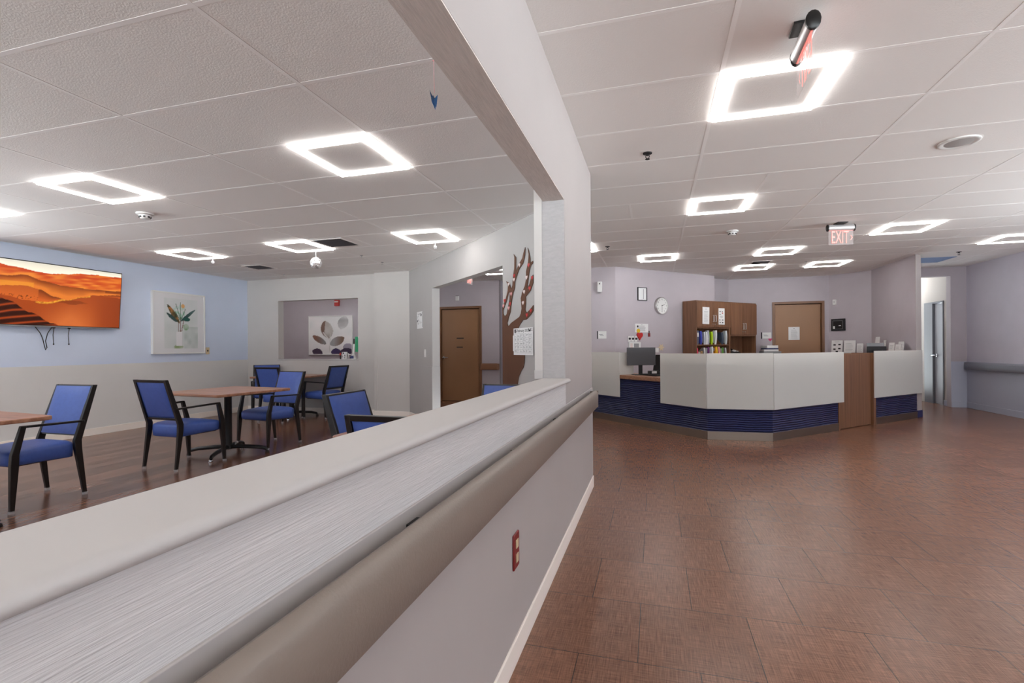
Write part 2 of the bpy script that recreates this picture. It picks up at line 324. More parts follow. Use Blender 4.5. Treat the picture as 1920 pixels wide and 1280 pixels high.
# divider: half wall, stub and beam
struct(MB().box(-.665, -.53, -5, 3.02, 0, 1.0).build('wall_divider', 'woven_paper', smooth=False))
struct(MB().prism([(-.72, 3.02), (-.53, 3.02), (-.53, 4.34), (-.72, 4.45)], 0, H).build('wall_stub', 'hall_paper', smooth=False))
struct(MB().box(-.665, -.53, -5, 3.02, 2.135, H).build('wall_beam', 'hall_paper', smooth=False))
struct(MB().box(-.664, -.531, -5, 3.016, 2.129, 2.136).build('trim_3', M.setdefault('woven_soffit', mat('woven_soffit', (214, 204, 198), .8, var=.1, scale=(220, 12, 12), bump=.6, bscale=(500, 30, 30))), smooth=False))
struct(MB().box(-.672, -.532, 3.013, 3.021, 1.0, 2.135).build('trim_4', M.setdefault('woven_jamb', mat('woven_jamb', (178, 174, 174), .8, var=.05, scale=(30, 30, 90), bump=.5, bscale=(90, 90, 260))), smooth=False))
struct(MB().box(-.722, -.672, 3.008, 3.021, 1.075, 2.5).build('trim_5', 'white_wall', smooth=False))
struct(MB().box(-.726, -.670, 3.004, 3.021, 1.02, 1.078).build('trim_6', 'white_solid', bevel=.003))
# ledge with bullnose
pr = [(-.50+.0, 1.0)]
pf = [(.0165, 0), (.1555, 0)] + [(.1555+.018*math.cos(a), .0135+.0135*math.sin(a)) for a in [math.radians(-60+15*i) for i in range(11)]] + [(.002, .027), (0, .02), (0, .005)]
struct(MB().add([(-.672+x, -5, 1.0+z) for x, z in pf]+[(-.672+x, 3.02, 1.0+z) for x, z in pf], [tuple(range(len(pf)))[::-1], tuple(range(len(pf), 2*len(pf)))]+[(i, (i+1) % len(pf), len(pf)+(i+1) % len(pf), len(pf)+i) for i in range(len(pf))]).build('trim_7', 'white_solid', angle=50))
struct(MB().box(-.532, -.524, -5, 4.335, .1, .866).build('trim_8', 'pale_wainscot', bevel=.002))
struct(MB().box(-.531, -.518, -5, 4.34, 0, .098).build('baseboard_divider', 'cream_base', bevel=.004))
# hall walls
wall('wall_corridor', (-9.5, 10.5), (-3.33, 10.5), 0, H, .12, 'lavender', [(4.70, 5.745, 0, 2.16)])
wall('wall_corridor_end', (-3.331, 10.621), (-3.331, 14.2), 0, H, .12, 'lavender_dark')
wall('wall_alcove', (-1.9, 14.2), (-1.9, 9.45), 0, H, .1, 'lavender')
wall('wall_station_left', (-1.9, 9.45), (-.705, 9.45), 0, H, .12, 'lavender')
wall('wall_station_clock', (-.705, 9.45), (1.24, 11.38), 0, H, .12, 'lavender')
wall('wall_station_recess', (.95, 11.49), (1.62, 12.15), 0, H, .1, 'lavender')
wall('wall_station_back', (1.62, 12.15), (3.62, 12.15), 0, H, .12, 'lavender', [(.95, 1.87, 0, 2.14)])
wall('wall_station_corner', (3.62, 12.15), (4.2, 11.56), 0, H, .12, 'lavender')
struct(MB().prism([(4.2, 11.58), (4.2, 9.80), (4.31, 9.91), (4.31, 11.6)], 0, H).build('wall_station_right', 'lavender', smooth=False))
wall('wall_passage', (4.31, 11.57), (5.78, 11.57), 0, H, .15, 'lavender', [(.29, 1.215, 0, 2.55)])
wall('wall_right', (5.78, 11.72), (5.78, -5), 0, H, .12, 'lavender_dark', [(5.0+2.4*k, 7.2+2.4*k, .95, 2.6) for k in range(5)])  # unseen window openings added to brighten the hall ceiling
wall('wall_passage_left', (4.6, 11.72), (4.6, 14.2), 0, H, .1, 'white_wall')
wall('wall_passage_right', (5.56, 14.2), (5.56, 11.72), 0, H, .1, 'white_wall', [(1.60, 2.32, 0, 2.1)])
wall('wall_passage_end', (4.4, 14.2), (5.8, 14.2), 0, H, .1, 'white_wall', [(.3, 1.1, .1, 2.4)])
wall('wall_rear', (5.9, -5), (-7.9, -5), 0, H, .1, 'white_wall', [(.3, 3.0, .8, 2.6), (3.2, 6.0, .8, 2.6), (6.8, 9.9, .8, 2.5), (10.1, 13.3, .8, 2.5)])  # rear window openings are added, unseen, for ambient daylight
wall('wall_outer', (-9.5, 8.0), (-9.5, 14.2), 0, H, .1, 'lavender')
wall('wall_outer_front', (-7.88, 8.16), (-9.6, 8.16), 0, H, .1, 'lavender')
wall('wall_outer_back', (-9.5, 14.2), (4.5, 14.2), 0, H, .1, 'lavender')
# wainscots, baseboards, guards
strip('trim_9', (-7.78, -5), (-7.78, 7.97), .1, 1.016, .003, 'grey_wainscot', bevel=0)
strip('baseboard_left', (-7.777, -5), (-7.777, 7.97), 0, .1, .012, 'cream_base')
strip('baseboard_far', (-7.78, 7.97), (-4.85, 7.97), 0, .1, .012, 'cream_base')
strip('baseboard_pillar', (-4.85, 7.85), (-4.15, 7.85), 0, .1, .012, 'cream_base')
strip('baseboard_diagonal', DA, DB, 0, .1, .012, 'cream_base', u1=1.17)
struct(MB().box(-4.858, -4.79, 7.842, 7.86, .1, 1.03).build('trim_10', 'white_wall', bevel=.003))
strip('trim_11', (-4.79, 7.85), (-4.15, 7.85), .1, 1.03, .003, 'white_wall', bevel=0)
strip('trim_12', DA, DB, .1, .93, .003, 'diagonal_paper', u1=1.09, bevel=0)
struct(MB().box(1.085, 1.184, .0, .93, -.125, .010, face((*DA, 0), DD)).build('trim_13', 'diagonal_paper', bevel=.004))
struct(MB().box(1.15, 1.183, .93, 2.15, -.122, .004, face((*DA, 0), DD)).build('trim_14', 'diagonal_paper', bevel=.002))
strip('trim_15', DA, DB, .1, .93, .003, 'diagonal_paper', u0=3.53, bevel=0)
struct(MB().box(-7.06, -5.25, 7.955, 8.12, 1.004, 1.024).build('trim_16', 'white_solid', bevel=.004))
struct(MB().box(-7.05, -7.04, 7.966, 8.112, 1.02, 2.155).build('trim_17', 'white_wall'))
strip('baseboard_corridor', (-4.8+1.06, 10.5), (-3.33, 10.5), 0, .1, .012, 'cream_base')
strip('trim_18', (5.78, 11.57), (5.78, -5), .1, .885, .004, 'grey_base', bevel=0)
strip('baseboard_right', (5.777, 11.57), (5.777, -5), 0, .11, .014, 'grey_base')
strip('trim_19', (5.525, 11.57), (5.78, 11.57), .1, .89, .004, 'grey_base', bevel=0)
strip('baseboard_passage', (5.525, 11.567), (5.78, 11.567), 0, .11, .014, 'grey_base')
strip('baseboard_passage_right', (5.56, 14.2), (5.56, 11.72), 0, .11, .014, 'grey_base', u0=2.31)
strip('trim_20', (5.56, 14.2), (5.56, 11.72), .11, .9, .004, 'grey_base', u0=2.42, bevel=0)
strip('trim_21', (4.19, 9.79), (4.32, 9.92), 0, ZR, .006, 'hall_paper', bevel=0)
strip('baseboard_station', (4.185, 9.779), (4.33, 9.924), 0, .12, .012, 'navy')

# ------------------------------------------------------------------ doors
def door(nm, A, d, wd, ht, mleaf, mframe, lever_u, recess=.05, fw=.05, wt=.12, fwl=None):
    r = bpy.data.objects.new(nm, None); COL.objects.link(r); struct(r); F4 = face((A[0], A[1], 0), d)
    f = MB()
    fl = fwl or fw
    for a, b in ((0, fl), (wd-fw, wd)): f.box(a, b, 0, ht, -wt-.015, .018, F4)
    f.box(fl, wd-fw, ht-fw, ht, -wt-.015, .0178, F4); f.box(fl, fl+.014, 0, ht-fw, -recess-.06, -recess, F4); f.box(wd-fw-.014, wd-fw, 0, ht-fw, -recess-.06, -recess, F4)
    f.build('door_frame', mframe, r, bevel=.003)
    MB().box(fl+.004, wd-fw-.004, .008, ht-fw-.012, -recess-.045, -recess, F4).build('door_leaf', mleaf, r, bevel=.002)
    if lever_u is not None:
        h = MB(); h.lathe([(0, 0), (.03, 0), (.03, .012), (.012, .016), (.012, .05), (0, .05)], 16, M4=F4 @ T(lever_u, 1.0, -recess))
        sgn = 1 if lever_u < wd/2 else -1
        h.tube([F4 @ Vector((lever_u, 1.0, -recess+.045)), F4 @ Vector((lever_u+sgn*.06, 1.0, -recess+.05)), F4 @ Vector((lever_u+sgn*.12, .995, -recess+.045))], [.012, .011, .008], 10)
        h.build('door_handle', 'chrome', r)
    return r, F4
d1, F1 = door('door_1', (-4.80, 10.5), (1, 0), 1.055, 2.165, 'door_brown', 'frame_brown', .10)
g = MB(); g.box(.425, .60, 1.43, 1.452, -.05, -.046, F1).build('name_strip', 'soft_black', d1); MB().box(.425, .575, 1.225, 1.245, -.05, -.046, F1).build('name_strip', 'soft_black', d1)
d2, F2 = door('door_2', (2.515, 12.15), (1, 0), 1.02, 2.185, 'door_brown', 'frame_brown', .10, recess=.06)
d3, F3 = door('door_3', (5.56, 12.60), (0, -1), .72, 2.1, 'grey_door', M.setdefault('frame_grey', mat('frame_grey', (118, 120, 128), .45)), .42, recess=.02, fw=.03, wt=.1, fwl=.33)

# ------------------------------------------------------------------ handrails
def rail(nm, label, A, d, Ln, m, zc, cap=True):
    r = thing(nm, label, 'handrail', (A[0], A[1], 0)); F4 = T(-A[0], -A[1], 0) @ face((A[0], A[1], 0), d)
    prof = [(.018, -.062), (.03, -.072), (.062, -.072), (.070, -.062), (.072, .03), (.068, .052), (.058, .066), (.045, .070), (.034, .064), (.030, .054), (.036, .050), (.044, .052), (.052, .044), (.054, .0), (.050, -.05), (.018, -.05)]
    v = [F4 @ Vector((0, zc+b, a)) for a, b in prof]+[F4 @ Vector((Ln, zc+b, a)) for a, b in prof]; n = len(prof)
    MB().add(v, [(i, (i+1) % n, n+(i+1) % n, n+i) for i in range(n)]+[tuple(range(n)), tuple(range(n, 2*n))[::-1]]).build('cover', m, r, angle=40)
    for k in range(int(Ln/.81)+1):
        MB().box(.2+.81*k, .25+.81*k, zc-.05, zc+.045, 0, .034, F4).build('bracket', 'soft_black' if k % 2 else m, r)
    if cap:
        for u in (0, Ln):
            e = MB()
            s_ = 1 if u else -1; rings = []
            for i in range(5):
                a = math.radians(90*i/4); rings.append([F4 @ Vector((u+s_*.05*math.sin(a), zc+b*(1-.12*(1-math.cos(a))), .072-.05*(1-math.cos(a)))) for b in (-.072, -.06, .05, .068)]+[F4 @ Vector((u+s_*.035*math.sin(a), zc+b, max(.003, .052-.05*(1-math.cos(a))))) for b in (.06, .05, -.06, -.066)])
            e.loft(rings); e.build('end_cap', m, r)
    return r
rail('handrail', 'taupe crash handrail running along the hall side of the half wall', (-.524, -4.9), (0, 1), 9.02, 'rail_taupe', .790)
rail('handrail', 'brown handrail stub on the corridor wall right of the brown door with two black strips', (-3.735, 10.5), (1, 0), .36, 'rail_brown', .797)
rail('handrail', 'grey handrail along the bluish wall at the far right', (5.776, 11.5), (0, -1), 15, 'rail_grey', .81)

# ------------------------------------------------------------------ ceiling lights
def light(x, y, z, label, group=None):
    r = thing('ceiling_light', label, 'ceiling light', (x, y, z), 0, group)
    s, b, t0, t1 = .292, .05, -.018, -.0
    ring = MB(); e = MB()
    for (x0, x1, y0, y1) in ((-s, s, -s, -s+.004), (-s, s, s-.004, s), (-s, -s+.004, -s, s), (s-.004, s, -s, s), (-s+b-.004, s-b+.004, -s+b-.004, -s+b), (-s+b-.004, s-b+.004, s-b, s-b+.004), (-s+b-.004, -s+b, -s+b, s-b), (s-b, s-b+.004, -s+b, s-b)): e.box(x0, x1, y0, y1, t0, t1)
    e.build('diffuser_edge', 'ring_edge' if z > 2.6 else 'ring_edge_dining', r, smooth=False); t0 += .001; s -= .004; b -= .008
    for (x0, x1, y0, y1) in ((-s, s, -s, -s+b), (-s, s, s-b, s), (-s, -s+b, -s+b, s-b), (s-b, s, -s+b, s-b)): ring.box(x0, x1, y0, y1, t0, t1)
    ring.build('diffuser', 'ring_light' if z > 2.6 else 'ring_light_dining', r, smooth=False)
    MB().box(-s+b-.002, s-b+.002, -s+b-.002, s-b+.002, -.008, 0).build('centre_panel', 'ceiling_tile', r, smooth=False)
    return r
DINL = {(-2.05, 3.049): 'nearest square ring light on the dining ceiling beside the beam', (-4.49, 3.049): 'square ring light on the dining ceiling in front of the smoke detector', (-6.32, 3.049): 'square ring light cut by the left edge of the photo',
        (-2.66, 5.49): 'square ring light near the opening in the diagonal wall with clear bulb below', (-4.49, 5.49): 'square ring light with the mirror ball hanging from its front edge', (-6.32, 5.49): 'square ring light nearest the blue wall and white framed plant picture'}
for (x, y), l in DINL.items(): light(x, y, ZL, l, 'square ring lights over the dining room')
HL = {(.67, 3.239): 'largest square ring light directly behind the near exit sign', (.67, 5.679): 'square ring light second from the camera over the hall, left of the far exit sign', (.06, 8.729): 'square ring light above the wall clock and air freshener',
      (1.89, 8.729): 'square ring light over the middle of the reception desk', (1.82, 10.36): 'square ring light beside the slatted vent above the brown cabinet', (3.06, 10.36): 'square ring light nearest the ceiling above the brown office door',
      (3.11, 7.51): 'square ring light just right of the far exit sign', (4.94, 8.729): 'square ring light at the right edge over the side corridor', (-1.16, 7.51): 'square ring light half hidden behind the white stub wall', (-3.0, 9.3): 'ring light seen through the dining opening above the corridor'}
for (x, y), l in HL.items(): light(x, y, ZR, l, 'square ring lights over the hall')
for (x, y, z) in ((-2.05, .609, ZL), (-4.49, .609, ZL), (-6.32, .609, ZL), (-2.05, -2.44, ZL), (-4.49, -2.44, ZL), (.67, .189, ZR), (.67, -2.86, ZR), (3.11, .189, ZR), (3.11, 3.849, ZR), (4.94, 3.849, ZR), (3.11, -2.86, ZR), (4.94, 6.289, ZR)):
    light(x, y, z, 'unseen square ring ceiling light added near the camera as fill', 'fill ceiling lights added out of view')  # unseen ring lights added as fill, in the style of the visible ones
light(-7.0, 9.2, ZR, 'unseen square ring ceiling light added to brighten the leaf print wall', 'corridor lights out of view'); light(-8.6, 9.2, ZR, 'unseen square ring ceiling light added to brighten the corridor behind the pass-through', 'corridor lights out of view'); light(5.08, 12.9, ZR, 'square ring ceiling light in the bright passage behind the grey door', 'passage lights out of view')  # both corridor lights are added out of view to brighten the corridor wall

# ------------------------------------------------------------------ ceiling fittings
def vent(x, y, z, s, label, m='vent_dark', half=False):
    r = thing('ceiling_vent', label, 'air vent', (x, y, z)); MB().box(-s, s, -s, s, -.004, 0).build('backing', m, r)
    f = MB()
    for a in ((-s-.03, s+.03, -s-.03, -s), (-s-.03, s+.03, s, s+.03), (-s-.03, -s, -s, s), (s, s+.03, -s, s)): f.box(*a, -.006, 0)
    f.build('frame', 'ceiling_tile', r, bevel=.002)
    sl = MB()
    for k in range(7):
        y0 = -s+.05+k*(2*s-.1)/6.5
        sl.add([Vector(p) for p in ((-s+.02, y0, -.004), (s-.02, y0, -.004), (s-.02, y0+.022, -.016), (-s+.02, y0+.022, -.016))], [(0, 1, 2, 3)])
    sl.build('slats', 'dark_grey', r, smooth=False); return r
vent(-3.92, 5.46, ZL, .2, 'dark slatted ceiling vent right of the mirror ball light'); vent(-6.28, 6.69, ZL, .16, 'small dark slatted ceiling vent near the far left corner')
vent(1.85, 9.82, ZR, .14, 'slatted vent beside the ring light above the brown cabinet')
r = thing('return_grille', 'bluish perforated return grille over the passage at the far right', 'air grille', (4.70, 10.53, ZR))
MB().box(-.29, .29, -.29, .29, -.004, 0).build('grille_plate', 'sky_tint', r)
g = MB()
for i in range(12): g.box(-.27, .27, -.28+i*.05, -.262+i*.05, -.009, -.004)
g.build('slats', 'sky_tint', r)
def smoke(x, y, z, label):
    r = thing('smoke_detector', label, 'smoke detector', (x, y, z))
    MB().lathe([(.0, 0), (.075, 0), (.075, -.012), (.062, -.02), (0, -.02)], 28).build('base', 'white', r, angle=50)
    MB().lathe([(0, -.018), (.052, -.018), (.05, -.03), (.042, -.05), (.03, -.056), (0, -.056)], 28).build('sensor_head', 'white', r, angle=50)
    k = MB()
    for i in range(8): a = i*math.pi/4; k.box(.044, .052, -.009, .009, -.046, -.032, Matrix.Rotation(a, 4, 'Z'))
    k.build('sensor_slots', 'soft_black', r)
smoke(-4.867, 3.707, ZL, 'white smoke detector on the dining room ceiling'); smoke(.988, 7.026, ZR, 'white smoke detector on the hall ceiling before the reception desk')
def sprinkler(x, y, z, label, m='soft_black'):
    r = thing('sprinkler', label, 'sprinkler', (x, y, z))
    MB().lathe([(0, 0), (.036, 0), (.034, -.006), (.016, -.01), (.012, -.014), (0, -.014)], 20).build('escutcheon', m, r)
    q = MB(); q.tube([(.0, 0, -.01), (0, 0, -.02)], .009, 8); q.tube([(-.012, 0, -.018), (-.014, 0, -.032), (0, 0, -.046)], .003, 6); q.tube([(.012, 0, -.018), (.014, 0, -.032), (0, 0, -.046)], .003, 6)
    q.lathe([(0, -.046), (.018, -.046), (.018, -.049), (0, -.049)], 14); q.build('head', m, r)
    if m == 'grey': r.scale = (.65, .65, .65)
sprinkler(-.044, 3.991, ZR, 'dark sprinkler head nearest the camera on the hall ceiling'); sprinkler(-.672, 7.527, ZR, 'small sprinkler near the stub wall, above the air freshener'); sprinkler(4.774, 9.753, ZR, 'sprinkler over the side corridor in front of the bluish grille')
sprinkler(-4.116, 6.328, ZL, 'pale sprinkler right of the mirror ball', 'grey'); sprinkler(-4.127, 6.92, ZL, 'pale sprinkler before the pillar in the dining room', 'grey'); sprinkler(-6.469, 7.47, ZL, 'pale sprinkler above the left end of the pass-through', 'grey')
sprinkler(2.62, 9.98, ZR, 'pale sprinkler between the two ring lights over the desk', 'grey')
r = thing('ceiling_speaker', 'round white ceiling speaker at the upper right', 'speaker', (2.187, 4.458, ZR)); MB().lathe([(.100, -.002), (.125, 0), (.125, -.008), (.112, -.012), (.100, -.008)], 40).build('rim', 'white', r, angle=50); MB().lathe([(0, -.014), (.06, -.012), (.102, -.006), (.102, 0), (0, 0)], 40).build('grille', mat('speaker_grille', (170, 166, 164), .7), r)
def clearbulb(x, y, label):
    r = thing('hanging_bulb', label, 'ornament', (x, y, ZL)); MB().tube([(0, 0, 0), (0, 0, -.04)], .0025, 6).build('hook', 'steel', r); MB().lathe([(0, -.035), (.008, -.037), (.021, -.05), (.024, -.062), (.017, -.078), (0, -.086)], 16).build('bulb', 'cup', r)
clearbulb(-2.705, 5.83, 'small clear bulb hanging at the ring light near the diagonal wall'); clearbulb(-6.30, 5.81, 'small clear bulb hanging at the ring light nearest the blue wall')
r = thing('mirror_ball', 'small silver mirror ball hanging on a white string from a ring light', 'ornament', (-4.49, 5.80, ZL))
MB().tube([(0, 0, -.02), (0, 0, -.10)], .003, 6).build('string', 'white', r)
b = MB(); rings = []
for j in range(17):
    a = math.pi*j/16; rr = max(.002, .078*math.sin(a)); q_ = []
    for k in range(26): e_ = 1+random.uniform(-.035, .035) if 0 < j < 16 else 1; q_.append((rr*e_*math.cos(2*math.pi*k/26), rr*e_*math.sin(2*math.pi*k/26), -.172+.078*e_*math.cos(a)))
    rings.append(q_)
b.loft(rings); b.build('ball', mat('mirror_tiles', (245, 245, 246), .22, metal=.75), r, smooth=False)
r = thing('paper_bird', 'blue folded paper bird hanging on a pink string near the beam', 'ornament', (-.995, 2.141, ZL))
MB().tube([(0, 0, 0), (.002, 0, -.155)], .0012, 6).build('string', 'pink', r); MB().tube([(-.006, 0, -.001), (.006, 0, -.001)], .003, 6).build('tape', 'pink', r)
p = MB(); p.add([(-.022, .0, -.135), (.0, .012, -.20), (.006, 0, -.235), (-.006, -.012, -.20)], [(0, 1, 2), (0, 2, 3), (0, 3, 1)]); p.add([(.02, 0, -.165), (.004, .012, -.185), (.012, 0, -.225), (.0, -.012, -.195)], [(0, 1, 2), (0, 2, 3), (0, 3, 1)]); p.add([(0, .03, -.19), (0, -.03, -.19), (-.006, 0, -.165), (.004, 0, -.222)], [(0, 2, 3), (1, 3, 2)])
o = p.build('bird', 'blue_paper', r, smooth=False); sm = o.modifiers.new('t', 'SOLIDIFY'); sm.thickness = .002

# exit signs
def exit_sign(x, y, rz, label, arrow=True, ds=1):
    r = thing('exit_sign', label, 'exit sign', (x, y, ZR), rz)
    MB().box(-.06, .06, -.055, .055, -.012, 0).build('mount_plate', 'black', r, bevel=.002)
    hs = MB(); rings = []
    for u in (-.148, .148): rings.append([(u, .029*math.cos(a), -.060+.037*math.sin(a)) for a in [2*math.pi*k/14 for k in range(14)]])
    hs.loft(rings); hs.build('housing', mat('sign_aluminium', (206, 204, 204), .45, metal=.6), r, angle=60)
    for u in (-1, 1):
        e = MB(); e.loft([[(u*q, .031*math.cos(a)*s_, -.060+.040*math.sin(a)*s_-(.006 if math.sin(a) < 0 else 0)) for a in [2*math.pi*k/14 for k in range(14)]] for q, s_ in ((.146, 1), (.158, 1), (.163, .8))]); e.build('end_cap', 'black', r, angle=50)
    MB().box(-.142, .142, -.003, .003, -.272, -.095).build('pane', 'clear_red', r, bevel=.001)
    MB().box(-.142, .142, -.0045, .0045, -.098, -.092).build('edge_light', 'exit_red', r)
    for s_ in (-1,):
        F4 = Matrix(((1, 0, 0, 0), (0, 0, -1, -.0045), (0, 1, 0, -.186), (0, 0, 0, 1)))
        text_mesh('lettering', 'exit_red', 'EXIT', .222, .0012, F4 @ T(-.012, 0, 0), r, sx=.446)
        if arrow:
            q = MB(); sx = .106
            q.add([F4 @ Vector(p) for p in ((sx, .028, .001), (sx+.008, .028, .001), (sx+.026, 0, .001), (sx+.008, -.028, .001), (sx, -.028, .001), (sx+.016, 0, .001))], [(0, 1, 2, 5), (5, 2, 3, 4)]); q.build('arrow', 'exit_red', r, smooth=False)
    return r
exit_sign(.69, 2.63, math.pi/2-.03, 'near exit sign seen edge-on at the top right of the photo'); exit_sign(2.21, 6.96, .16, 'far red EXIT sign with arrow hanging over the hall facing the camera')
exit_sign(-3.46, 9.0, math.pi/2-.05, 'red exit sign seen through the dining opening near the brown corridor door')

# ------------------------------------------------------------------ dining chairs and tables
def bar4(a, b, wa, wb):
    """ring loft between 3D points list with per-point half sizes (x,y)"""
def post(pts):
    rings = [[(x-sx, y-sy, z), (x+sx, y-sy, z), (x+sx, y+sy, z), (x-sx, y+sy, z)] for x, y, z, sx, sy in pts]
    return MB().loft(rings)
def make_chair():
    r = thing('dining_chair', '', 'chair')
    for s in (-1, 1):
        l = post([(s*.268, .250, .02, .013, .014), (s*.262, .232, .36, .017, .026), (s*.262, .228, .44, .017, .024), (s*.268, .178, .648, .015, .017)]).build('leg', 'black_wood', r, bevel=.003)
        MB().lathe([(0, 0), (.020, 0), (.021, .004), (.0215, .03), (.019, .03), (.018, .01), (0, .008)], 14, c=(s*.268, .251, 0)).build('glide', 'cup', l)
        l = post([(s*.230, -.262, .02, .012, .014), (s*.225, -.215, .40, .015, .026), (s*.224, -.212, .47, .015, .027), (s*.214, -.352, .923, .014, .019)]).build('leg', 'black_wood', r, bevel=.003)
        MB().lathe([(0, 0), (.020, 0), (.021, .004), (.0215, .03), (.019, .03), (.018, .01), (0, .008)], 14, c=(s*.230, -.263, 0)).build('glide', 'cup', l)
        a = MB(); a.loft([[(s*(.268-.014), .196, .634), (s*(.268+.014), .196, .634), (s*(.268+.014), .196, .652), (s*(.268-.014), .196, .652)], [(s*(.222-.012), -.262, .617), (s*(.222+.018), -.262, .617), (s*(.222+.018), -.262, .635), (s*(.222-.012), -.262, .635)]])
        a.build('armrest', 'black_wood', r, bevel=.004)
    # back frame rails
    def yb(z): return -.212-(z-.47)*.309
    for z0, z1 in ((.895, .922), (.508, .53)): MB().loft([[(x, yb(z0)-.018, z0), (x, yb(z0)+.016, z0), (x, yb(z1)+.016, z1), (x, yb(z1)-.018, z1)] for x in (-.205, .205)]).build('back_rail', 'black_wood', r, bevel=.002)
    # upholstered back: domed front and back faces
    def pan(u, v, side):
        hw = .210 if side > 0 else .198; z = (.520+v*.392) if side > 0 else (.526+v*.374); x = (2*u-1)*hw; bul = (1-(2*u-1)**6)*(1-(2*v-1)**6); return (x, yb(z)+(.021+.016*bul if side > 0 else -.010-.008*bul), z)
    n = 12; bk = MB()
    for side in (1, -1): bk.add([pan(i/n, j/n, side if side > 0 else -.75) for j in range(n+1) for i in range(n+1)], [(j*(n+1)+i, j*(n+1)+i+1, (j+1)*(n+1)+i+1, (j+1)*(n+1)+i) for j in range(n) for i in range(n)])
    m_ = (n+1)*(n+1); per = [i for i in range(n+1)]+[j*(n+1)+n for j in range(1, n+1)]+[n*(n+1)+i for i in range(n-1, -1, -1)]+[j*(n+1) for j in range(n-1, 0, -1)]
    bk.f += [(per[k], per[(k+1) % len(per)], per[(k+1) % len(per)]+m_, per[k]+m_) for k in range(len(per))]
    bk.build('backrest', 'blue_vinyl', r, angle=60)
    # seat: rounded loft
    rings = []
    for z, ins in ((.350, .012), (.357, .0), (.40, -.003), (.435, -.003), (.456, .004), (.468, .026), (.478, .07), (.484, .15)):
        ring = []
        for k in range(40):
            a = 2*math.pi*k/40; c_, s_ = math.cos(a), math.sin(a); e = .28
            x = math.copysign(abs(c_)**e, c_); y = math.copysign(abs(s_)**e, s_); hw = (.246 if y > 0 else .240-.03*(-y))-ins*1.0
            zz = z + (.012 if z < .41 and y > 0 else 0)*0 - (.0 if z < .4 else .012*max(0, y)) + (-.018*max(0, -y) if z < .40 else 0)
            ring.append((x*max(.01, hw), .018+y*max(.01, .236-ins), zz))
        rings.append(ring)
    MB().loft(rings).build('seat', 'blue_vinyl', r, angle=60)
    fr = MB()
    for s in (-1, 1): fr.box(s*.19-.012, s*.19+.012, -.19, .20, .338, .364)
    fr.box(-.2, .2, .19, .21, .338, .364); fr.box(-.19, .19, -.2, -.18, .338, .364); fr.build('seat_rail', 'black_wood', r)
    return r
ch0 = make_chair()
CH = [(-4.873, 2.742, 3.133, 'blue armchair at the left edge table, facing the camera side of the room'), (-4.804, 4.067, -.061, 'blue armchair with its back to the camera at the middle wooden table'),
      (-4.724, 5.194, 2.987, 'blue armchair facing the camera across the middle wooden table'), (-6.14, 7.003, .056, 'blue armchair with its back to the camera at the far corner table'),
      (-5.706, 7.578, 1.43, 'blue armchair side-on at the right end of the far corner table'), (-6.85, 7.48, math.radians(-135), 'blue armchair in the far left corner, only its top showing'),
      (-1.694, 2.939, -1.552, 'blue armchair with tilted back at the table hidden behind the half wall'), (-1.11, 2.28, .0, 'blue armchair whose black top rail pokes above the half wall ledge'), (-1.127, 3.48, math.pi, 'blue armchair whose top edge shows before the tree, behind the half wall')]
for i, (x, y, a, l) in enumerate(CH):
    c = ch0 if i == 0 else copy_tree(ch0); c.location = (x, y, 0); c.rotation_euler = (0, 0, a); tag(c, l, 'chair', 'blue armchairs in the dining room')
def make_table():
    r = thing('dining_table', '', 'table'); s = .485; q = []
    for cx, cy, a0 in ((s-.05, s-.05, 0), (-s+.05, s-.05, 90), (-s+.05, -s+.05, 180), (s-.05, -s+.05, 270)): q += [(cx+.05*math.cos(math.radians(a0+15*k)), cy+.05*math.sin(math.radians(a0+15*k))) for k in range(7)]
    MB().prism(q, .715, .745).build('tabletop', 'table', r, bevel=.006)
    MB().lathe([(0, .06), (.05, .06), (.042, .1), (.040, .66), (.05, .69), (.05, .716), (0, .716)], 24).build('column', 'black', r, angle=50)
    MB().box(-.2, .2, -.2, .2, .70, .715).build('mounting_plate', 'black', r)
    for k in range(4):
        R4 = Matrix.Rotation(math.radians(30+90*k), 4, 'Z')
        f = MB(); f.tube([R4 @ Vector(p) for p in ((.02, 0, .085), (.15, 0, .085), (.33, 0, .072), (.41, 0, .055), (.43, 0, .035))], [.026, .024, .022, .02, .018], 10)
        ft = f.build('foot', 'black', r)
        MB().lathe([(0, 0), (.022, 0), (.024, .006), (.02, .022), (.008, .03), (0, .03)], 14, c=tuple(R4 @ Vector((.43, 0, 0)))).build('glide', 'chrome' if k % 2 else 'soft_black', ft)
    kn = MB(); kn.tube([(.06, .03, .085), (.075, .045, .125)], [.008, .008], 8); kn.lathe([(0, .12), (.018, .122), (.02, .135), (.012, .147), (0, .15)], 14, c=(.078, .048, 0)); kn.build('levelling_knob', 'steel', r)
    return r
t0 = make_table()
TB = [(-4.77, 2.12, -.113, 'wooden table with rounded corner cut by the left edge of the photo'), (-4.80, 4.62, -.113, 'square wooden table in the middle between two blue armchairs'), (-6.28, 7.42, .05, 'wooden table in the far left corner under the pass-through'), (-1.205, 2.765, -.03, 'wooden table mostly hidden behind the half wall ledge')]
for i, (x, y, a, l) in enumerate(TB):
    c = t0 if i == 0 else copy_tree(t0); c.location = (x, y, 0); c.rotation_euler = (0, 0, a); tag(c, l, 'table', 'wooden dining tables')

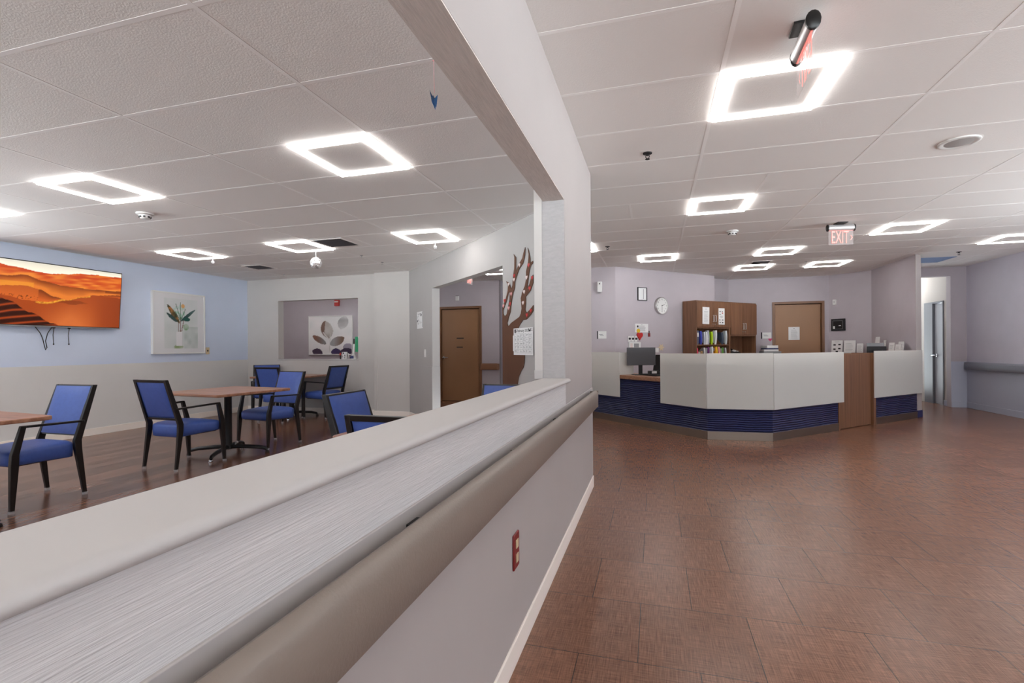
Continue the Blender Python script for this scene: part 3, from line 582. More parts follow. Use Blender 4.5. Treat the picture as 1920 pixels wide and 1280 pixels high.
# ------------------------------------------------------------------ television and wall pictures
def lerp(a, b, t): t = max(0, min(1, t)); return tuple(x+(y-x)*t for x, y in zip(a, b))
def pw(pts, x):
    for (x0, y0), (x1, y1) in zip(pts, pts[1:]):
        if x <= x1: t = (x-x0)/(x1-x0); t = t*t*(3-2*t); return y0+(y1-y0)*t
    return pts[-1][1]
def hsh(i, j): v = math.sin(i*127.1+j*311.7)*43758.5453; return v-math.floor(v)
def vn(x, y):
    i, j = math.floor(x), math.floor(y); a, b = x-i, y-j; a = a*a*(3-2*a); b = b*b*(3-2*b)
    return (hsh(i, j)*(1-a)+hsh(i+1, j)*a)*(1-b)+(hsh(i, j+1)*(1-a)+hsh(i+1, j+1)*a)*b
def desert(u, v):
    v = 1-v; x = u
    sky = pw([(0, .07), (.08, .09), (.27, .13), (.35, .145), (.5, .12), (.6, .085), (.75, .07), (1, .06)], x)+.012*vn(x*22, 3)
    if v < sky: return lerp((206, 200, 184), (238, 228, 205), v/sky)
    m1 = pw([(0, .26), (.08, .25), (.19, .21), (.33, .28), (.5, .33), (.7, .34), (1, .33)], x)
    if v < m1:
        t = vn(x*14+v*9, v*34); c = lerp((176, 58, 18), (214, 124, 44), t*1.2-.2 + .5*(v-sky)/(m1-sky)-.2); return c
    m2 = pw([(0, .42), (.08, .40), (.2, .38), (.3, .42), (.42, .52), (.52, .56), (.62, .52), (.75, .44), (1, .40)], x)
    crest = pw([(0, .55), (.08, .58), (.2, .63), (.36, .635), (.52, .56), (.65, .485), (.78, .46), (1, .47)], x)
    if v < min(m2, crest):
        t = (v-m1)/max(.02, m2-m1); c = lerp((128, 56, 16), (206, 112, 40), t*1.5-.1+.3*vn(x*9, v*20)-.15)
        if x < .26 and v > .33: c = lerp(c, (214, 140, 40), .6)
        if x > .85 and .22 < v < .38: c = lerp(c, (92, 34, 10), .55)
        return c
    if v < crest-.018:
        t = (v-m2)/max(.02, crest-m2); c = lerp((108, 46, 14), (190, 86, 30), t*1.3)
        if x < .3: c = lerp(c, (192, 92, 34), .7)
        if x < .3 and abs(v-.56) < .03 and vn(x*120, v*90) > .72: c = (110, 50, 16)
        return c
    if v < crest+.012 and .28 < x < .72: return lerp((226, 160, 50), (150, 80, 20), vn(x*90, v*60)*.9)
    dark = pw([(0, .56), (.08, .62), (.25, .80), (.42, .96), (.5, 1.02), (1, 1.3)], x)
    if v > dark+.01*vn(x*30, v*30):
        r_ = .5+.5*math.sin((v*62+x*16+2.2*vn(x*8, v*10))*1.0); return lerp((44, 14, 5), (150, 58, 20), r_**3)
    t = (v-crest)/(1.0-crest); c = lerp((150, 62, 20), (188, 96, 44), (1-abs(x-.55)/.3)*t*1.5); c = lerp(c, (112, 42, 12), (x-.72)*1.9)
    if abs(x-.48-(v-crest)*1.4) < .05 and v-crest < .12: c = lerp(c, (110, 44, 12), .6)
    return c
tv = thing('television', 'wall mounted television showing orange desert dunes', 'television', (-7.774, 4.72, 1.95)); 
TR = T(.11, 0, 0) @ Matrix.Rotation(math.radians(4.5), 4, 'Y'); W_, H_ = .735, .415
MB().box(-.03, .012, -W_, W_, -H_, H_, TR).build('casing', 'black', tv, bevel=.004)
grid_mesh('screen', 'screen', 220, 124, lambda u, v: TR @ Vector((.0135, (2*u-1)*(W_-.011), (2*v-1)*(H_-.016)+.004)), desert, tv)
MB().box(.0, .0155, -W_, W_, -H_-.004, -H_+.012, TR).build('bottom_trim', 'grey', tv)
b = MB(); b.box(0, .05, -.25, .25, -.2, .2); b.box(.04, .09, -.2, -.16, -.18, .18); b.box(.04, .09, .16, .2, -.18, .18); b.build('wall_bracket', 'soft_black', tv)
cb = [[(.05, -.30, -.40), (.03, -.22, -.50), (.025, -.19, -.58), (.025, -.175, -.66), (.025, -.16, -.72), (.025, -.145, -.69), (.025, -.16, -.60), (.03, -.14, -.50), (.05, -.10, -.41)]]
for pts in cb: MB().tube(pts, .005, 6).build('cable', 'soft_black', tv)
for y in (-.075, .105): q = MB(); q.tube([(.05, y, -.40), (.03, y-.004, -.52), (.03, y+.002, -.635)], .004, 6); q.lathe([(0, -.655), (.008, -.65), (.008, -.635), (0, -.63)], 8, c=(.03, y+.002, 0)); q.box(.03, .05, y-.012, y+.014, -.43, -.40); q.build('cable', 'soft_black', tv)
def inel(u, v, cx, cy, a, b, ang):
    c, s = math.cos(ang), math.sin(ang); x = (u-cx)*c+(v-cy)*s; y = -(u-cx)*s+(v-cy)*c; t = x/a
    return abs(t) < 1 and abs(y) < b*(1-t*t)**.7
def seg(u, v, x0, y0, x1, y1, w_):
    dx, dy = x1-x0, y1-y0; t = max(0, min(1, ((u-x0)*dx+(v-y0)*dy)/(dx*dx+dy*dy))); return math.hypot(u-x0-t*dx, v-y0-t*dy) < w_
def plant(u, v):
    v = 1-v; c = (226, 224, 226)
    if .19 < u < .87 and .08 < v < .93:
        c = lerp((206, 211, 208), (222, 222, 222), vn(u*7, v*7)); 
        if u > .58 and v > .55: c = lerp(c, (176, 186, 180), .7*vn(u*13+4, v*11))
        if math.hypot(u-.62, (v-.56)*1.1) < .06: c = lerp(c, (120, 160, 110), vn(u*30, v*30))
        if math.hypot((u-.47)*.55, v-.905) < .05 and v > .87: c = lerp(c, (128, 150, 92), .9*vn(u*24, v*30))
    if math.hypot(u-.49, v-.30) < .13 and vn(u*26, v*26) > .42: c = lerp(c, (140, 196, 168), .65 if v > .3 else .3)
    if math.hypot(u-.56, v-.20) < .035: c = (222, 170, 110)
    if .425 < u < .56 and .64 < v < .885: c = (232, 229, 230) if u < .545 else (204, 206, 204)
    if seg(u, v, .47, .64, .47, .44, .006) or seg(u, v, .505, .64, .515, .44, .006) or seg(u, v, .53, .64, .575, .45, .006): c = (120, 70, 56)
    for (x1, y1) in ((.42, .17), (.51, .14), (.61, .25), (.40, .30)):
        if seg(u, v, .515, .45, x1, y1, .006): c = (96, 120, 100)
    if inel(u, v, .375, .345, .20, .042, .90): c = lerp((66, 66, 36), (200, 130, 70), vn(u*24, v*24)*1.2-.25)
    if inel(u, v, .345, .405, .13, .03, .62): c = (48, 78, 74)
    if inel(u, v, .665, .355, .19, .028, -.62): c = lerp((36, 74, 72), (120, 140, 140), (u-.62)*4)
    if inel(u, v, .635, .425, .075, .035, .0): c = (30, 88, 78)
    return c
def picture(nm, label, cat, A, d, wd, ht, dep, fn, res, fm='white', bw=.022):
    r = thing(nm, label, cat, A); F4 = T(-A[0], -A[1], -A[2]) @ face(A, d)
    f = MB()
    for x0, x1, y0, y1 in ((0, wd, 0, bw), (0, wd, ht-bw, ht), (0, bw, bw, ht-bw), (wd-bw, wd, bw, ht-bw)): f.box(x0, x1, y0, y1, 0, dep, F4)
    f.build('picture_frame', fm, r, bevel=.002)
    grid_mesh('canvas', 'picture', res[0], res[1], lambda u, v: F4 @ Vector((bw+u*(wd-2*bw), bw+v*(ht-2*bw), dep*.8)), fn, r)
    MB().box(bw*.5, wd-bw*.5, bw*.5, ht-bw*.5, .0, dep*.5, F4).build('backing', fm, r); return r
picture('framed_picture', 'white framed painting of green leaves in a white vase on the blue wall', 'picture', (-7.777, 6.0, 1.152), (0, 1), .965, 1.03, .045, plant, (100, 108))
def leaves(u, v):
    v = 1-v; c = lerp((248, 242, 242), (232, 232, 232), vn(u*5, v*5))
    if inel(u, v, .80, .17, .18, .12, 1.9): c = lerp(c, (150, 146, 148), vn(u*9, v*9)*.8)
    if inel(u, v, .42, .35, .24, .14, 1.35): c = lerp((150, 136, 128), (214, 210, 206), vn(u*7+2, v*5)); c = lerp(c, (122, 88, 74), .8) if u < .36-.1*(v-.4) else c
    if seg(u, v, .33, .42, .46, .60, .012): c = (228, 222, 220)
    if inel(u, v, .24, .62, .20, .075, .62): c = lerp((134, 92, 76), (140, 136, 134), (u-.14)*5)
    if inel(u, v, .66, .66, .19, .11, -.55): c = lerp((168, 164, 166), (132, 106, 90), (u-.58)*5)
    if seg(u, v, .48, .95, .50, .45, .008): c = (216, 212, 208)
    if inel(u, v, .19, .95, .13, .10, .3): c = (70, 52, 74)
    if inel(u, v, .63, .95, .12, .10, -.1): c = (66, 50, 92)
    if inel(u, v, .87, .95, .16, .11, -.2): c = (58, 46, 72)
    elif inel(u, v, .90, .82, .12, .10, -.6): c = (168, 160, 176)
    return c
picture('framed_picture', 'white framed print of brown and purple leaves seen through the pass-through', 'picture', (-8.33, 10.497, 1.07), (1, 0), 1.26, .965, .04, leaves, (96, 74), bw=.02)
def wallbox(nm, label, cat, A, d, wd, ht, dep, m, bevel=.004, parts=()):
    """box fixed to a wall: A = lower left corner on wall"""
    r = thing(nm, label, cat, A); F4 = T(-A[0], -A[1], -A[2]) @ face(A, d); MB().box(0, wd, 0, ht, 0, dep, F4).build('body', m, r, bevel=bevel)
    for pn, (x0, x1, y0, y1, z0, z1), pm in parts: MB().box(x0, x1, y0, y1, z0, z1, F4).build(pn, pm, r, bevel=min(.002, bevel))
    return r, F4
r, F4 = wallbox('fire_strobe', 'red fire alarm strobe on the corridor wall seen through the pass-through', 'fire alarm', (-7.57, 10.5, 2.27), (1, 0), .125, .15, .05, 'red', parts=(('strobe_lens', (.01, .115, .09, .115, .05, .062), 'white'),))
wallbox('wall_outlet', 'ivory outlet on the blue wall right of the plant picture', 'outlet', (-7.78, 7.01, 1.135), (0, 1), .075, .125, .008, 'ivory', parts=(('socket', (.025, .05, .05, .08, .008, .011), 'soft_black'),))
r, F4 = wallbox('wall_outlet', 'red duplex outlet low on the half wall below the handrail', 'outlet', (-.524, 1.795, .37), (0, 1), .075, .135, .008, 'dark_red', parts=(('socket', (.022, .053, .078, .112, .008, .011), 'ivory'), ('socket', (.022, .053, .023, .057, .008, .011), 'ivory')))
wallbox('chime_box', 'small white box high above the brown corridor door', 'alarm', (-4.365, 10.5, 2.30), (1, 0), .08, .10, .04, 'white', parts=(('dark_top', (.01, .07, .1, .106, .005, .035), 'soft_black'),))
wallbox('light_switch', 'white light switch on the diagonal wall beside the opening', 'switch', dw(.80, 1.075), DD, .075, .125, .008, 'white', parts=(('rocker', (.022, .053, .03, .095, .008, .014), 'white'),))

# tree cut-out on the diagonal wall
TREE = [(3.53, .1), (3.87, .1), (3.83, .5), (3.879, .843), (3.9, .908), (3.947, .969), (3.998, 1.01), (4.018, 1.062), (4.026, 1.148), (3.963, 1.253), (3.92, 1.338), (3.895, 1.425), (3.927, 1.463), (3.992, 1.508), (4.073, 1.511), (4.152, 1.554), (4.207, 1.592), (4.206, 1.648), (4.144, 1.612), (4.074, 1.579), (4.043, 1.609), (4.06, 1.707), (4.056, 1.747), (4.156, 1.802), (4.209, 1.879), (4.204, 1.957), (4.173, 1.942), (4.129, 1.867), (4.077, 1.827), (4.1, 1.881), (4.121, 1.965), (4.132, 2.008), (4.161, 2.053), (4.202, 2.074), (4.204, 2.098), (4.154, 2.087), (4.151, 2.136), (4.124, 2.213), (4.1, 2.25), (4.12, 2.179), (4.108, 2.099), (4.064, 2.006), (4.069, 1.939), (4.036, 1.861), (3.98, 1.799), (3.951, 1.739), (3.967, 1.631), (3.948, 1.576), (3.916, 1.545), (3.821, 1.516), (3.734, 1.489), (3.671, 1.454), (3.644, 1.491), (3.673, 1.547), (3.722, 1.611), (3.731, 1.654), (3.755, 1.746), (3.786, 1.813), (3.823, 1.863), (3.83, 1.936), (3.871, 1.993), (3.916, 2.05), (4.006, 2.104), (4.046, 2.187), (4.052, 2.264), (4.019, 2.221), (3.987, 2.158), (3.906, 2.102), (3.854, 2.036), (3.855, 2.19), (3.804, 2.233), (3.82, 2.191), (3.814, 2.076), (3.789, 2.01), (3.769, 1.896), (3.741, 1.858), (3.711, 1.916), (3.681, 1.943), (3.626, 1.961), (3.668, 1.908), (3.661, 1.849), (3.616, 1.77), (3.535, 1.681), (3.53, 1.654)]
HOLE = [(3.551, 1.643), (3.642, 1.75), (3.678, 1.824), (3.709, 1.838), (3.702, 1.751), (3.659, 1.653), (3.633, 1.591), (3.586, 1.572), (3.551, 1.602)]
DF = face((*DA, 0), DD); SO = .099   # the outline was measured from a point .099 m further along the wall
r = thing('tree_cutout', 'brown paper tree with red and white hearts on the diagonal wall', 'wall decoration', dw(3.7, .1)); r0 = T(*[-v for v in dw(3.7, .1)])
curve_mesh('trunk', 'tree_brown', [[(a, b) for a, b in TREE], HOLE], .002, r0 @ DF @ T(0, 0, .0062), r)
def heart(s): return [(s*.9*(math.sin(a)**3), s*(.8125*math.cos(a)-.3125*math.cos(2*a)-.125*math.cos(3*a)-.0625*math.cos(4*a))) for a in [2*math.pi*k/20 for k in range(20)]]
for a, z, m in [(4.122, 2.068, 'red'), (3.817, 1.998, 'red'), (4.19, 1.928, 'red'), (4.139, 1.828, 'red'), (3.592, 1.747, 'red'), (3.719, 1.701, 'red'), (4.158, 1.595, 'red'), (4.079, 1.557, 'red'), (3.93, 2.097, 'heart_white'), (3.81, 1.956, 'heart_white'), (4.079, 1.946, 'heart_white'), (3.743, 1.808, 'pink'), (4.025, 1.802, 'heart_white'), (3.56, 1.69, 'pink'), (3.687, 1.657, 'pink'), (4.001, 1.689, 'heart_white'), (3.69, 1.92, 'heart_white')]:
    curve_mesh('paper_heart', m, [heart(.024)], .001, r0 @ DF @ T(a, z, .0095), r)
# calendar over the trunk
r = thing('calendar', 'white paper calendar with black pictures at the top, hung over the brown tree', 'calendar', dw(3.80, 1.14)); r0 = T(*[-v for v in dw(3.80, 1.14)]); c0 = r0 @ DF @ T(3.80, 1.14, .0)
MB().box(0, .405, 0, .285, .010, .0125, c0).build('sheet', 'paper', r)
MB().box(-.02, .1, .04, .21, .0088, .010, c0).build('under_sheet', 'paper', r)
text_mesh('lettering', 'soft_black', 'February 2022', .042, .0004, c0 @ T(.2, .256, .0128), r)
g = MB()
for k in range(7): g.box(.02+.36*k/6-.0008, .02+.36*k/6+.0008, .02, .225, .0125, .0131, c0)
for k in range(6): g.box(.02, .38, .02+.205*k/5-.0008, .02+.205*k/5+.0008, .0125, .0131, c0)
for i in range(6):
    for j in range(5):
        for q in range(3):
            if random.random() < .8: g.box(.026+.06*i, .026+.06*i+random.uniform(.02, .045), .03+.041*j+.009*q, .034+.041*j+.009*q, .0125, .0130, c0)
g.build('day_grid', 'grey', r, smooth=False)
k = MB(); k.lathe([(0, 0), (.016, 0), (.016, .0006), (0, .0006)], 12, M4=c0 @ T(.035, .262, .0125)); k.box(.022, .05, .235, .26, .0125, .0131, c0); k.box(.06, .078, .243, .252, .0125, .0131, c0); k.box(.064, .072, .262, .274, .0125, .0131, c0); k.box(.32, .36, .244, .262, .0125, .0131, c0); k.box(.318, .328, .262, .276, .0125, .0131, c0); k.box(.352, .362, .262, .276, .0125, .0131, c0); k.box(.378, .392, .248, .256, .0125, .0131, c0); k.box(.382, .39, .262, .276, .0125, .0131, c0)
k.build('pictures', 'soft_black', r, smooth=False)
# drawing on the diagonal wall
r = thing('paper_drawing', 'small white paper drawing taped to the diagonal wall left of the opening', 'drawing', dw(.44, 1.545)); r0 = T(*[-v for v in dw(.44, 1.545)]); c0 = r0 @ DF @ T(.44, 1.545, .0)
MB().box(0, .29, 0, .28, .001, .0035, c0).build('sheet', 'paper', r); k = MB()
for i in range(16): x = random.uniform(.03, .23); y = random.uniform(.03, .22); k.tube([c0 @ Vector((x, y, .0035)), c0 @ Vector((x+random.uniform(-.02, .04), y+random.uniform(.01, .05), .0035))], .002, 5)
k.box(.015, .05, .11, .14, .0035, .006, c0); k.box(.2, .235, .2, .235, .0035, .006, c0); k.box(.05, .21, .238, .246, .0035, .005, c0); k.box(.265, .272, .02, .27, .0035, .005, c0); k.build('pencil_lines', 'dark_grey', r, smooth=False)

# things on the pass-through sill (top of sill z = 1.024)
SZ = 1.024
r = thing('marker', 'red capped black marker standing on the pass-through sill', 'marker', (-5.69, 8.03, SZ)); MB().lathe([(0, 0), (.011, 0), (.011, .07), (0, .07)], 12).build('barrel', 'soft_black', r); MB().lathe([(0, .07), (.014, .07), (.014, .115), (.009, .12), (0, .12)], 12).build('cap', 'red', r); MB().lathe([(0, .12), (.006, .12), (.004, .145), (0, .146)], 10).build('tip', 'soft_black', r)
r = thing('mug', 'white mug with black pattern on the pass-through sill', 'mug', (-5.595, 8.03, SZ)); MB().lathe([(0, 0), (.048, 0), (.05, .006), (.052, .135), (.047, .135), (.045, .012), (0, .012)], 28).build('cup', 'white', r, angle=50)
k = MB()
for a, z, w_ in ((-2.4, .10, .3), (-1.9, .05, .2), (-1.4, .11, .35), (-1.0, .07, .22), (-1.05, .03, .16)): k.loft([[(.0525*math.cos(a+dd), .0525*math.sin(a+dd), z-.016), (.0535*math.cos(a+dd), .0535*math.sin(a+dd), z-.016), (.0535*math.cos(a+dd), .0535*math.sin(a+dd), z+.014), (.0525*math.cos(a+dd), .0525*math.sin(a+dd), z+.014)] for dd in (-w_/2, -w_/6, w_/6, w_/2)])
k.build('pattern', 'soft_black', r, smooth=False); k = MB(); k.tube([(.05, 0, .11), (.08, 0, .105), (.085, 0, .07), (.075, 0, .035), (.05, 0, .03)], .006, 8); k.build('handle', 'white', r)
r = thing('cap', 'white and navy cap lying on the right end of the pass-through sill', 'cap', (-5.41, 8.03, SZ))
rings = []
for i in range(7): a = math.pi/2*i/6; rings.append([(.075*math.cos(a)*math.cos(2*math.pi*k/20)+.03*0, .06*math.cos(a)*math.sin(2*math.pi*k/20), .088*math.sin(a)) for k in range(20)])
MB().loft([[(x if abs(x) > 0 else 0, y, z) for x, y, z in q] for q in rings]).build('crown', 'white', r, angle=70); 
bm_ = MB(); bm_.loft([[(-.07, -.04, .003), (-.07, .04, .003), (-.07, .04, .01), (-.07, -.04, .01)], [(-.11, -.035, .003), (-.11, .03, .003), (-.11, .03, .008), (-.11, -.035, .008)], [(-.13, -.015, .003), (-.13, .015, .003), (-.13, .015, .006), (-.13, -.015, .006)]]); bm_.build('brim', 'white', r)
k = MB(); k.loft([[(.0775*math.cos(a)*math.cos(b), .0625*math.cos(a)*math.sin(b), .0905*math.sin(a)+.001) for a in (.12, .45, .75)]+[(.074*math.cos(a)*math.cos(b), .059*math.cos(a)*math.sin(b), .086*math.sin(a)+.001) for a in (.75, .45, .12)] for b in (-2.2, -1.8, -1.4, -1.0)]); k.build('panel', 'navy', r)
r = thing('spray_bottle', 'slim white bottle with black cap on the pass-through sill', 'bottle', (-5.432, 8.085, SZ)); MB().lathe([(0, 0), (.017, 0), (.018, .01), (.018, .27), (.012, .285), (0, .285)], 16).build('bottle', 'white', r, angle=50); MB().lathe([(0, .28), (.013, .28), (.013, .375), (.01, .38), (0, .38)], 14).build('cap', 'soft_black', r)
r, F4 = wallbox('green_paper', 'green paper sheet on the corridor wall at the right edge of the pass-through', 'paper', (-7.02, 10.5, 1.14), (1, 0), .24, .37, .002, 'green_paper', bevel=0, parts=(('tape', (.08, .16, .34, .385, .002, .003), 'paper'),))

# ------------------------------------------------------------------ reception desk
P0, P1, P2, P3, P4 = (-1.68, 9.24), (.655, 6.905), (1.44, 6.965), (2.54, 8.09), (4.185, 9.745)
P3b = (3.205, 8.765)
desk = thing('reception_desk', 'faceted reception desk with blue wave panels and frosted glass screens', 'reception desk', (1.05, 7.6, 0)); D0 = T(-1.05, -7.6, 0)
def dseg(A, B): 
    d = Vector((B[0]-A[0], B[1]-A[1])); return D0 @ face((A[0], A[1], 0), d), d.length
def pane(A, B, u0, u1, z0, z1, off=.022, th=.012):
    F4, L_ = dseg(A, B); return MB().box(u0, u1, z0, z1, off-th, off, F4).build('frosted_panel', 'frost', desk, bevel=.0015)
FL, LL = dseg(P0, P1); FM, LM = dseg(P1, P2); FR, LR = dseg(P2, P3); FX, LX_ = dseg(P3b, P4)
uA, uB, uC = LL-1.675, LL-1.70, LL-.80        # glass edge, counter start, main glass start
def fpanel(F4, u0, u1, z0, z1): MB().box(u0, u1, z0, z1, -.03, -.004, F4).build('front_panel', 'waves', desk, smooth=False)
fpanel(FL, 0, uA, .108, .72); fpanel(FL, uA, uC, .108, .715); fpanel(FL, uC, LL, .108, 1.0); fpanel(FM, .003, LM-.003, .108, 1.0); fpanel(FR, .003, LR-.04, .108, 1.0); fpanel(FX, .02, LX_, .108, 1.0)
for F4, a, b in ((FL, 0, LL), (FM, .001, LM-.001), (FR, .001, LR-.02), (FX, .02, LX_)): MB().box(a, b, 0, .108, -.03, .004, F4).build('kick_plate', 'brushed', desk, bevel=.001)
pane(P0, P1, 0, uA, .413, 1.133); pane(P0, P1, uC, LL+.004, .402, 1.122); pane(P1, P2, -.006, LM+.004, .402, 1.126); pane(P2, P3, .0, LR+.075, .402, 1.121); pane(P3b, P4, -.012, LX_+.135, .413, 1.128)
MB().box(-.29, .0, .768, 1.128, -.006, .006, FL @ T(uA-.02, 0, 0) @ Matrix.Rotation(math.radians(90), 4, 'Y') @ Matrix.Diagonal((-1, 1, 1, 1))).build('frosted_panel', 'frost', desk)
# counters
def cpoly(F4, a, b, y0, y1): return [F4 @ Vector((a, 0, y0)), F4 @ Vector((b, 0, y0)), F4 @ Vector((b, 0, y1)), F4 @ Vector((a, 0, y1))]
def slab(name, F4, a, b, y0, y1, z0, z1, m): MB().box(a, b, z0, z1, y0, y1, F4).build(name, m, desk, bevel=.004)
slab('countertop', FL, uB, uC-.002, -.62, .02, .708, .765, 'counter'); slab('countertop', FL, 0, uB-.002, -.62, -.032, .72, .765, 'counter'); slab('countertop', FL, uC, LL-.02, -.62, -.034, .72, .765, 'counter')
slab('countertop', FM, .02, LM-.02, -.6, -.034, .72, .764, 'counter'); slab('countertop', FR, .02, LR, -.62, -.034, .72, .765, 'counter'); slab('countertop', FX, .05, LX_, -.62, -.034, .72, .765, 'counter')
for F4, a, b in ((FL, .1, LL-.4), (FR, .4, LR-.1), (FX, .3, LX_-.1)):
    for u in (a, b): MB().box(u-.01, u+.01, 0, .72, -.55, -.04, F4).build('support', 'cabinet', desk)
MB().box(LR-.035, LR+.0, 0, .72, -.05, .006, FR).build('end_post', 'cabinet', desk); MB().box(LR-.035, LR+.0, .72, 1.09, -.05, -.002, FR).build('end_post', 'cabinet', desk)
MB().box(-.02, .05, 0, 1.10, -.30, .008, FX).build('end_post', 'cabinet', desk)
# gate
gA, gB = P3, P3b; FG = face((gA[0], gA[1], 0), (gB[0]-gA[0], gB[1]-gA[1])); LG = math.hypot(gB[0]-gA[0], gB[1]-gA[1])
gt = thing('desk_gate', 'brown wooden swing gate in the desk between the two frosted screens', 'gate', (2.87, 8.43, 0)); G0 = T(-2.87, -8.43, 0)
MB().box(.008, LG-.03, .012, 1.085, -.06, -.025, G0 @ FG).build('gate_panel', 'cabinet', gt, bevel=.003); MB().box(.04, LG-.06, 1.085, 1.10, -.062, -.023, G0 @ FG).build('top_edge', 'frame_brown', gt)

# cabinet hutch against the clock wall
CA = Vector((.795, 10.43)); Cd = Vector((.7071, .7071)); FC = face((CA.x, CA.y, 0), Cd); CL_ = 1.865; CDp = .34; s1 = .985
hz = thing('storage_hutch', 'brown wooden wall hutch with doors and pigeonholes of coloured files', 'cabinet', (CA.x, CA.y, .76)); C0 = T(-CA.x, -CA.y, -.76) @ FC
def hb(nm, x0, x1, z0, z1, y0, y1, m='cabinet', parent=None, bv=.002): return MB().box(x0, x1, z0, z1, y0, y1, C0).build(nm, m, parent or hz, bevel=bv)
hb('side_panel', 0, .022, .76, 2.135, -CDp, 0); hb('side_panel', s1, s1+.04, .76, 2.135, -CDp, 0); hb('side_panel', CL_-.022, CL_, .76, 2.135, -CDp, 0)
hb('top_panel', .022, CL_-.022, 2.115, 2.135, -CDp, 0); hb('back_panel', .022, CL_-.022, .76, 2.115, -CDp, -CDp+.01); hb('shelf', .022, s1, 1.575, 1.60, -CDp+.01, -.002); hb('shelf', .022, s1, 1.232, 1.252, -CDp+.01, -.01); hb('shelf', s1+.04, CL_-.022, 1.425, 1.455, -CDp+.01, -.002); hb('shelf', .022, s1, .90, .92, -CDp+.01, -.01)
for k in range(1, 9):
    x = .022+k*(s1-.022)/9
    for z0 in (.92, 1.252):
        h_ = .312 if z0 < 1.1 else .322; q = MB(); lp = [(-.325, z0), (-.325, z0+h_), (-.03, z0+h_)]+[(-.03-.12*math.sin(math.pi*i/8), z0+h_-.02-(h_-.04)*i/8) for i in range(9)]+[(-.03, z0)]
        v = [C0 @ Vector((x-.003, b, a)) for a, b in lp]+[C0 @ Vector((x+.003, b, a)) for a, b in lp]; n = len(lp); q.add(v, [tuple(range(n)), tuple(range(n, 2*n))[::-1]]+[(i, (i+1) % n, n+(i+1) % n, n+i) for i in range(n)]); q.build('divider', 'cabinet', hz, smooth=False)
def hdoor(x0, x1, z0, z1, hx):
    d = hb('door', x0, x1, z0, z1, .001, .019)
    q = MB(); zz = z0+.11; q.tube([C0 @ Vector((hx, zz, .019)), C0 @ Vector((hx, zz, .045)), C0 @ Vector((hx, zz+.13, .045)), C0 @ Vector((hx, zz+.13, .019))], .006, 8); q.build('handle', 'steel', d); q = MB(); q.lathe([(0, .019), (.011, .019), (.011, .024), (0, .024)], 12, M4=C0 @ T(hx, z0+.06, 0)); q.build('lock', 'steel', d)
hdoor(.003, .494, 1.603, 2.112, .465); hdoor(.498, s1+.018, 1.603, 2.112, .53); hdoor(s1+.023, 1.432, 1.458, 2.112, 1.40); hdoor(1.436, CL_-.003, 1.458, 2.112, 1.468)
# files in pigeonholes
fcol = ['blue-grey', 'blue', 'pale grey', 'soft grey', 'lime green', 'white', 'dark slate', 'light grey-blue', 'pink-red', 'tan', 'grey', 'purple', 'orange', 'yellow', 'salmon pink', 'leaf green']
row1 = [(0, 0), (1, 1), (2, 2), (2, 5), (3, 3), (4, 4), (5, 5), (7, 6), (8, 7)]; row2 = [(0, 8), (1, 9), (2, 10), (3, 11), (4, 5), (5, 12), (5, 13), (6, 14), (7, 15), (8, 10)]
names_ = {}
for rw, z0, hh in ((row1, 1.252, .29), (row2, .92, .30)):
    seen = {}
    for cell, ci in rw:
        cw = (s1-.022)/9; k = seen.get(cell, 0); seen[cell] = k+1; wfile = random.uniform(.035, .06) if rw is row1 else random.uniform(.03, .045); x = .022+cell*cw+.012+k*.05; h_ = hh*(random.uniform(.86, 1)); 
        if ci == 9: h_ = .2
        lab = '%s file folder in the %s row of pigeonholes, slot %s from the left' % (fcol[ci], 'upper' if rw is row1 else 'lower', ['first', 'second', 'third', 'fourth', 'fifth', 'sixth', 'seventh', 'eighth', 'ninth'][cell])
        p0 = FC @ Vector((x, z0, -.05)); f = thing('file_folder', lab, 'file', p0, 0, 'coloured files in the hutch'); Q = T(*(-p0)) @ FC
        lean = random.uniform(-.006, .01); sk = Matrix.Identity(4); sk[0][1] = 0
        q = MB(); 
        for a, b, y1 in ((0, .004, -.03), (wfile-.004, wfile, -.03)): q.loft([[Q @ Vector((x+a+lean*t*3, z0+.001+h_*t, -.28)), Q @ Vector((x+b+lean*t*3, z0+.001+h_*t, -.28)), Q @ Vector((x+b+lean*t*3, z0+.001+h_*t, y1)), Q @ Vector((x+a+lean*t*3, z0+.001+h_*t, y1))] for t in (0, .5, 1)])
        q.loft([[Q @ Vector((x+lean*t*3, z0+.001+h_*t, -.035)), Q @ Vector((x+wfile+lean*t*3, z0+.001+h_*t, -.035)), Q @ Vector((x+wfile+lean*t*3, z0+.001+h_*t, -.025+.012*math.sin(math.pi*t))), Q @ Vector((x+lean*t*3, z0+.001+h_*t, -.025+.012*math.sin(math.pi*t)))] for t in (0, .25, .5, .75, 1)])
        q.build('cover', 'file%d' % ci, f); MB().box(x+.006, x+wfile-.006, z0+.003, z0+h_*.94, -.275, -.04, Q).build('pages', 'paper', f)
        if ci == 0: MB().box(x+.008, x+wfile-.008, z0+h_*.55, z0+h_*.85, -.026, -.009, Q).build('spine_label', 'paper', f)
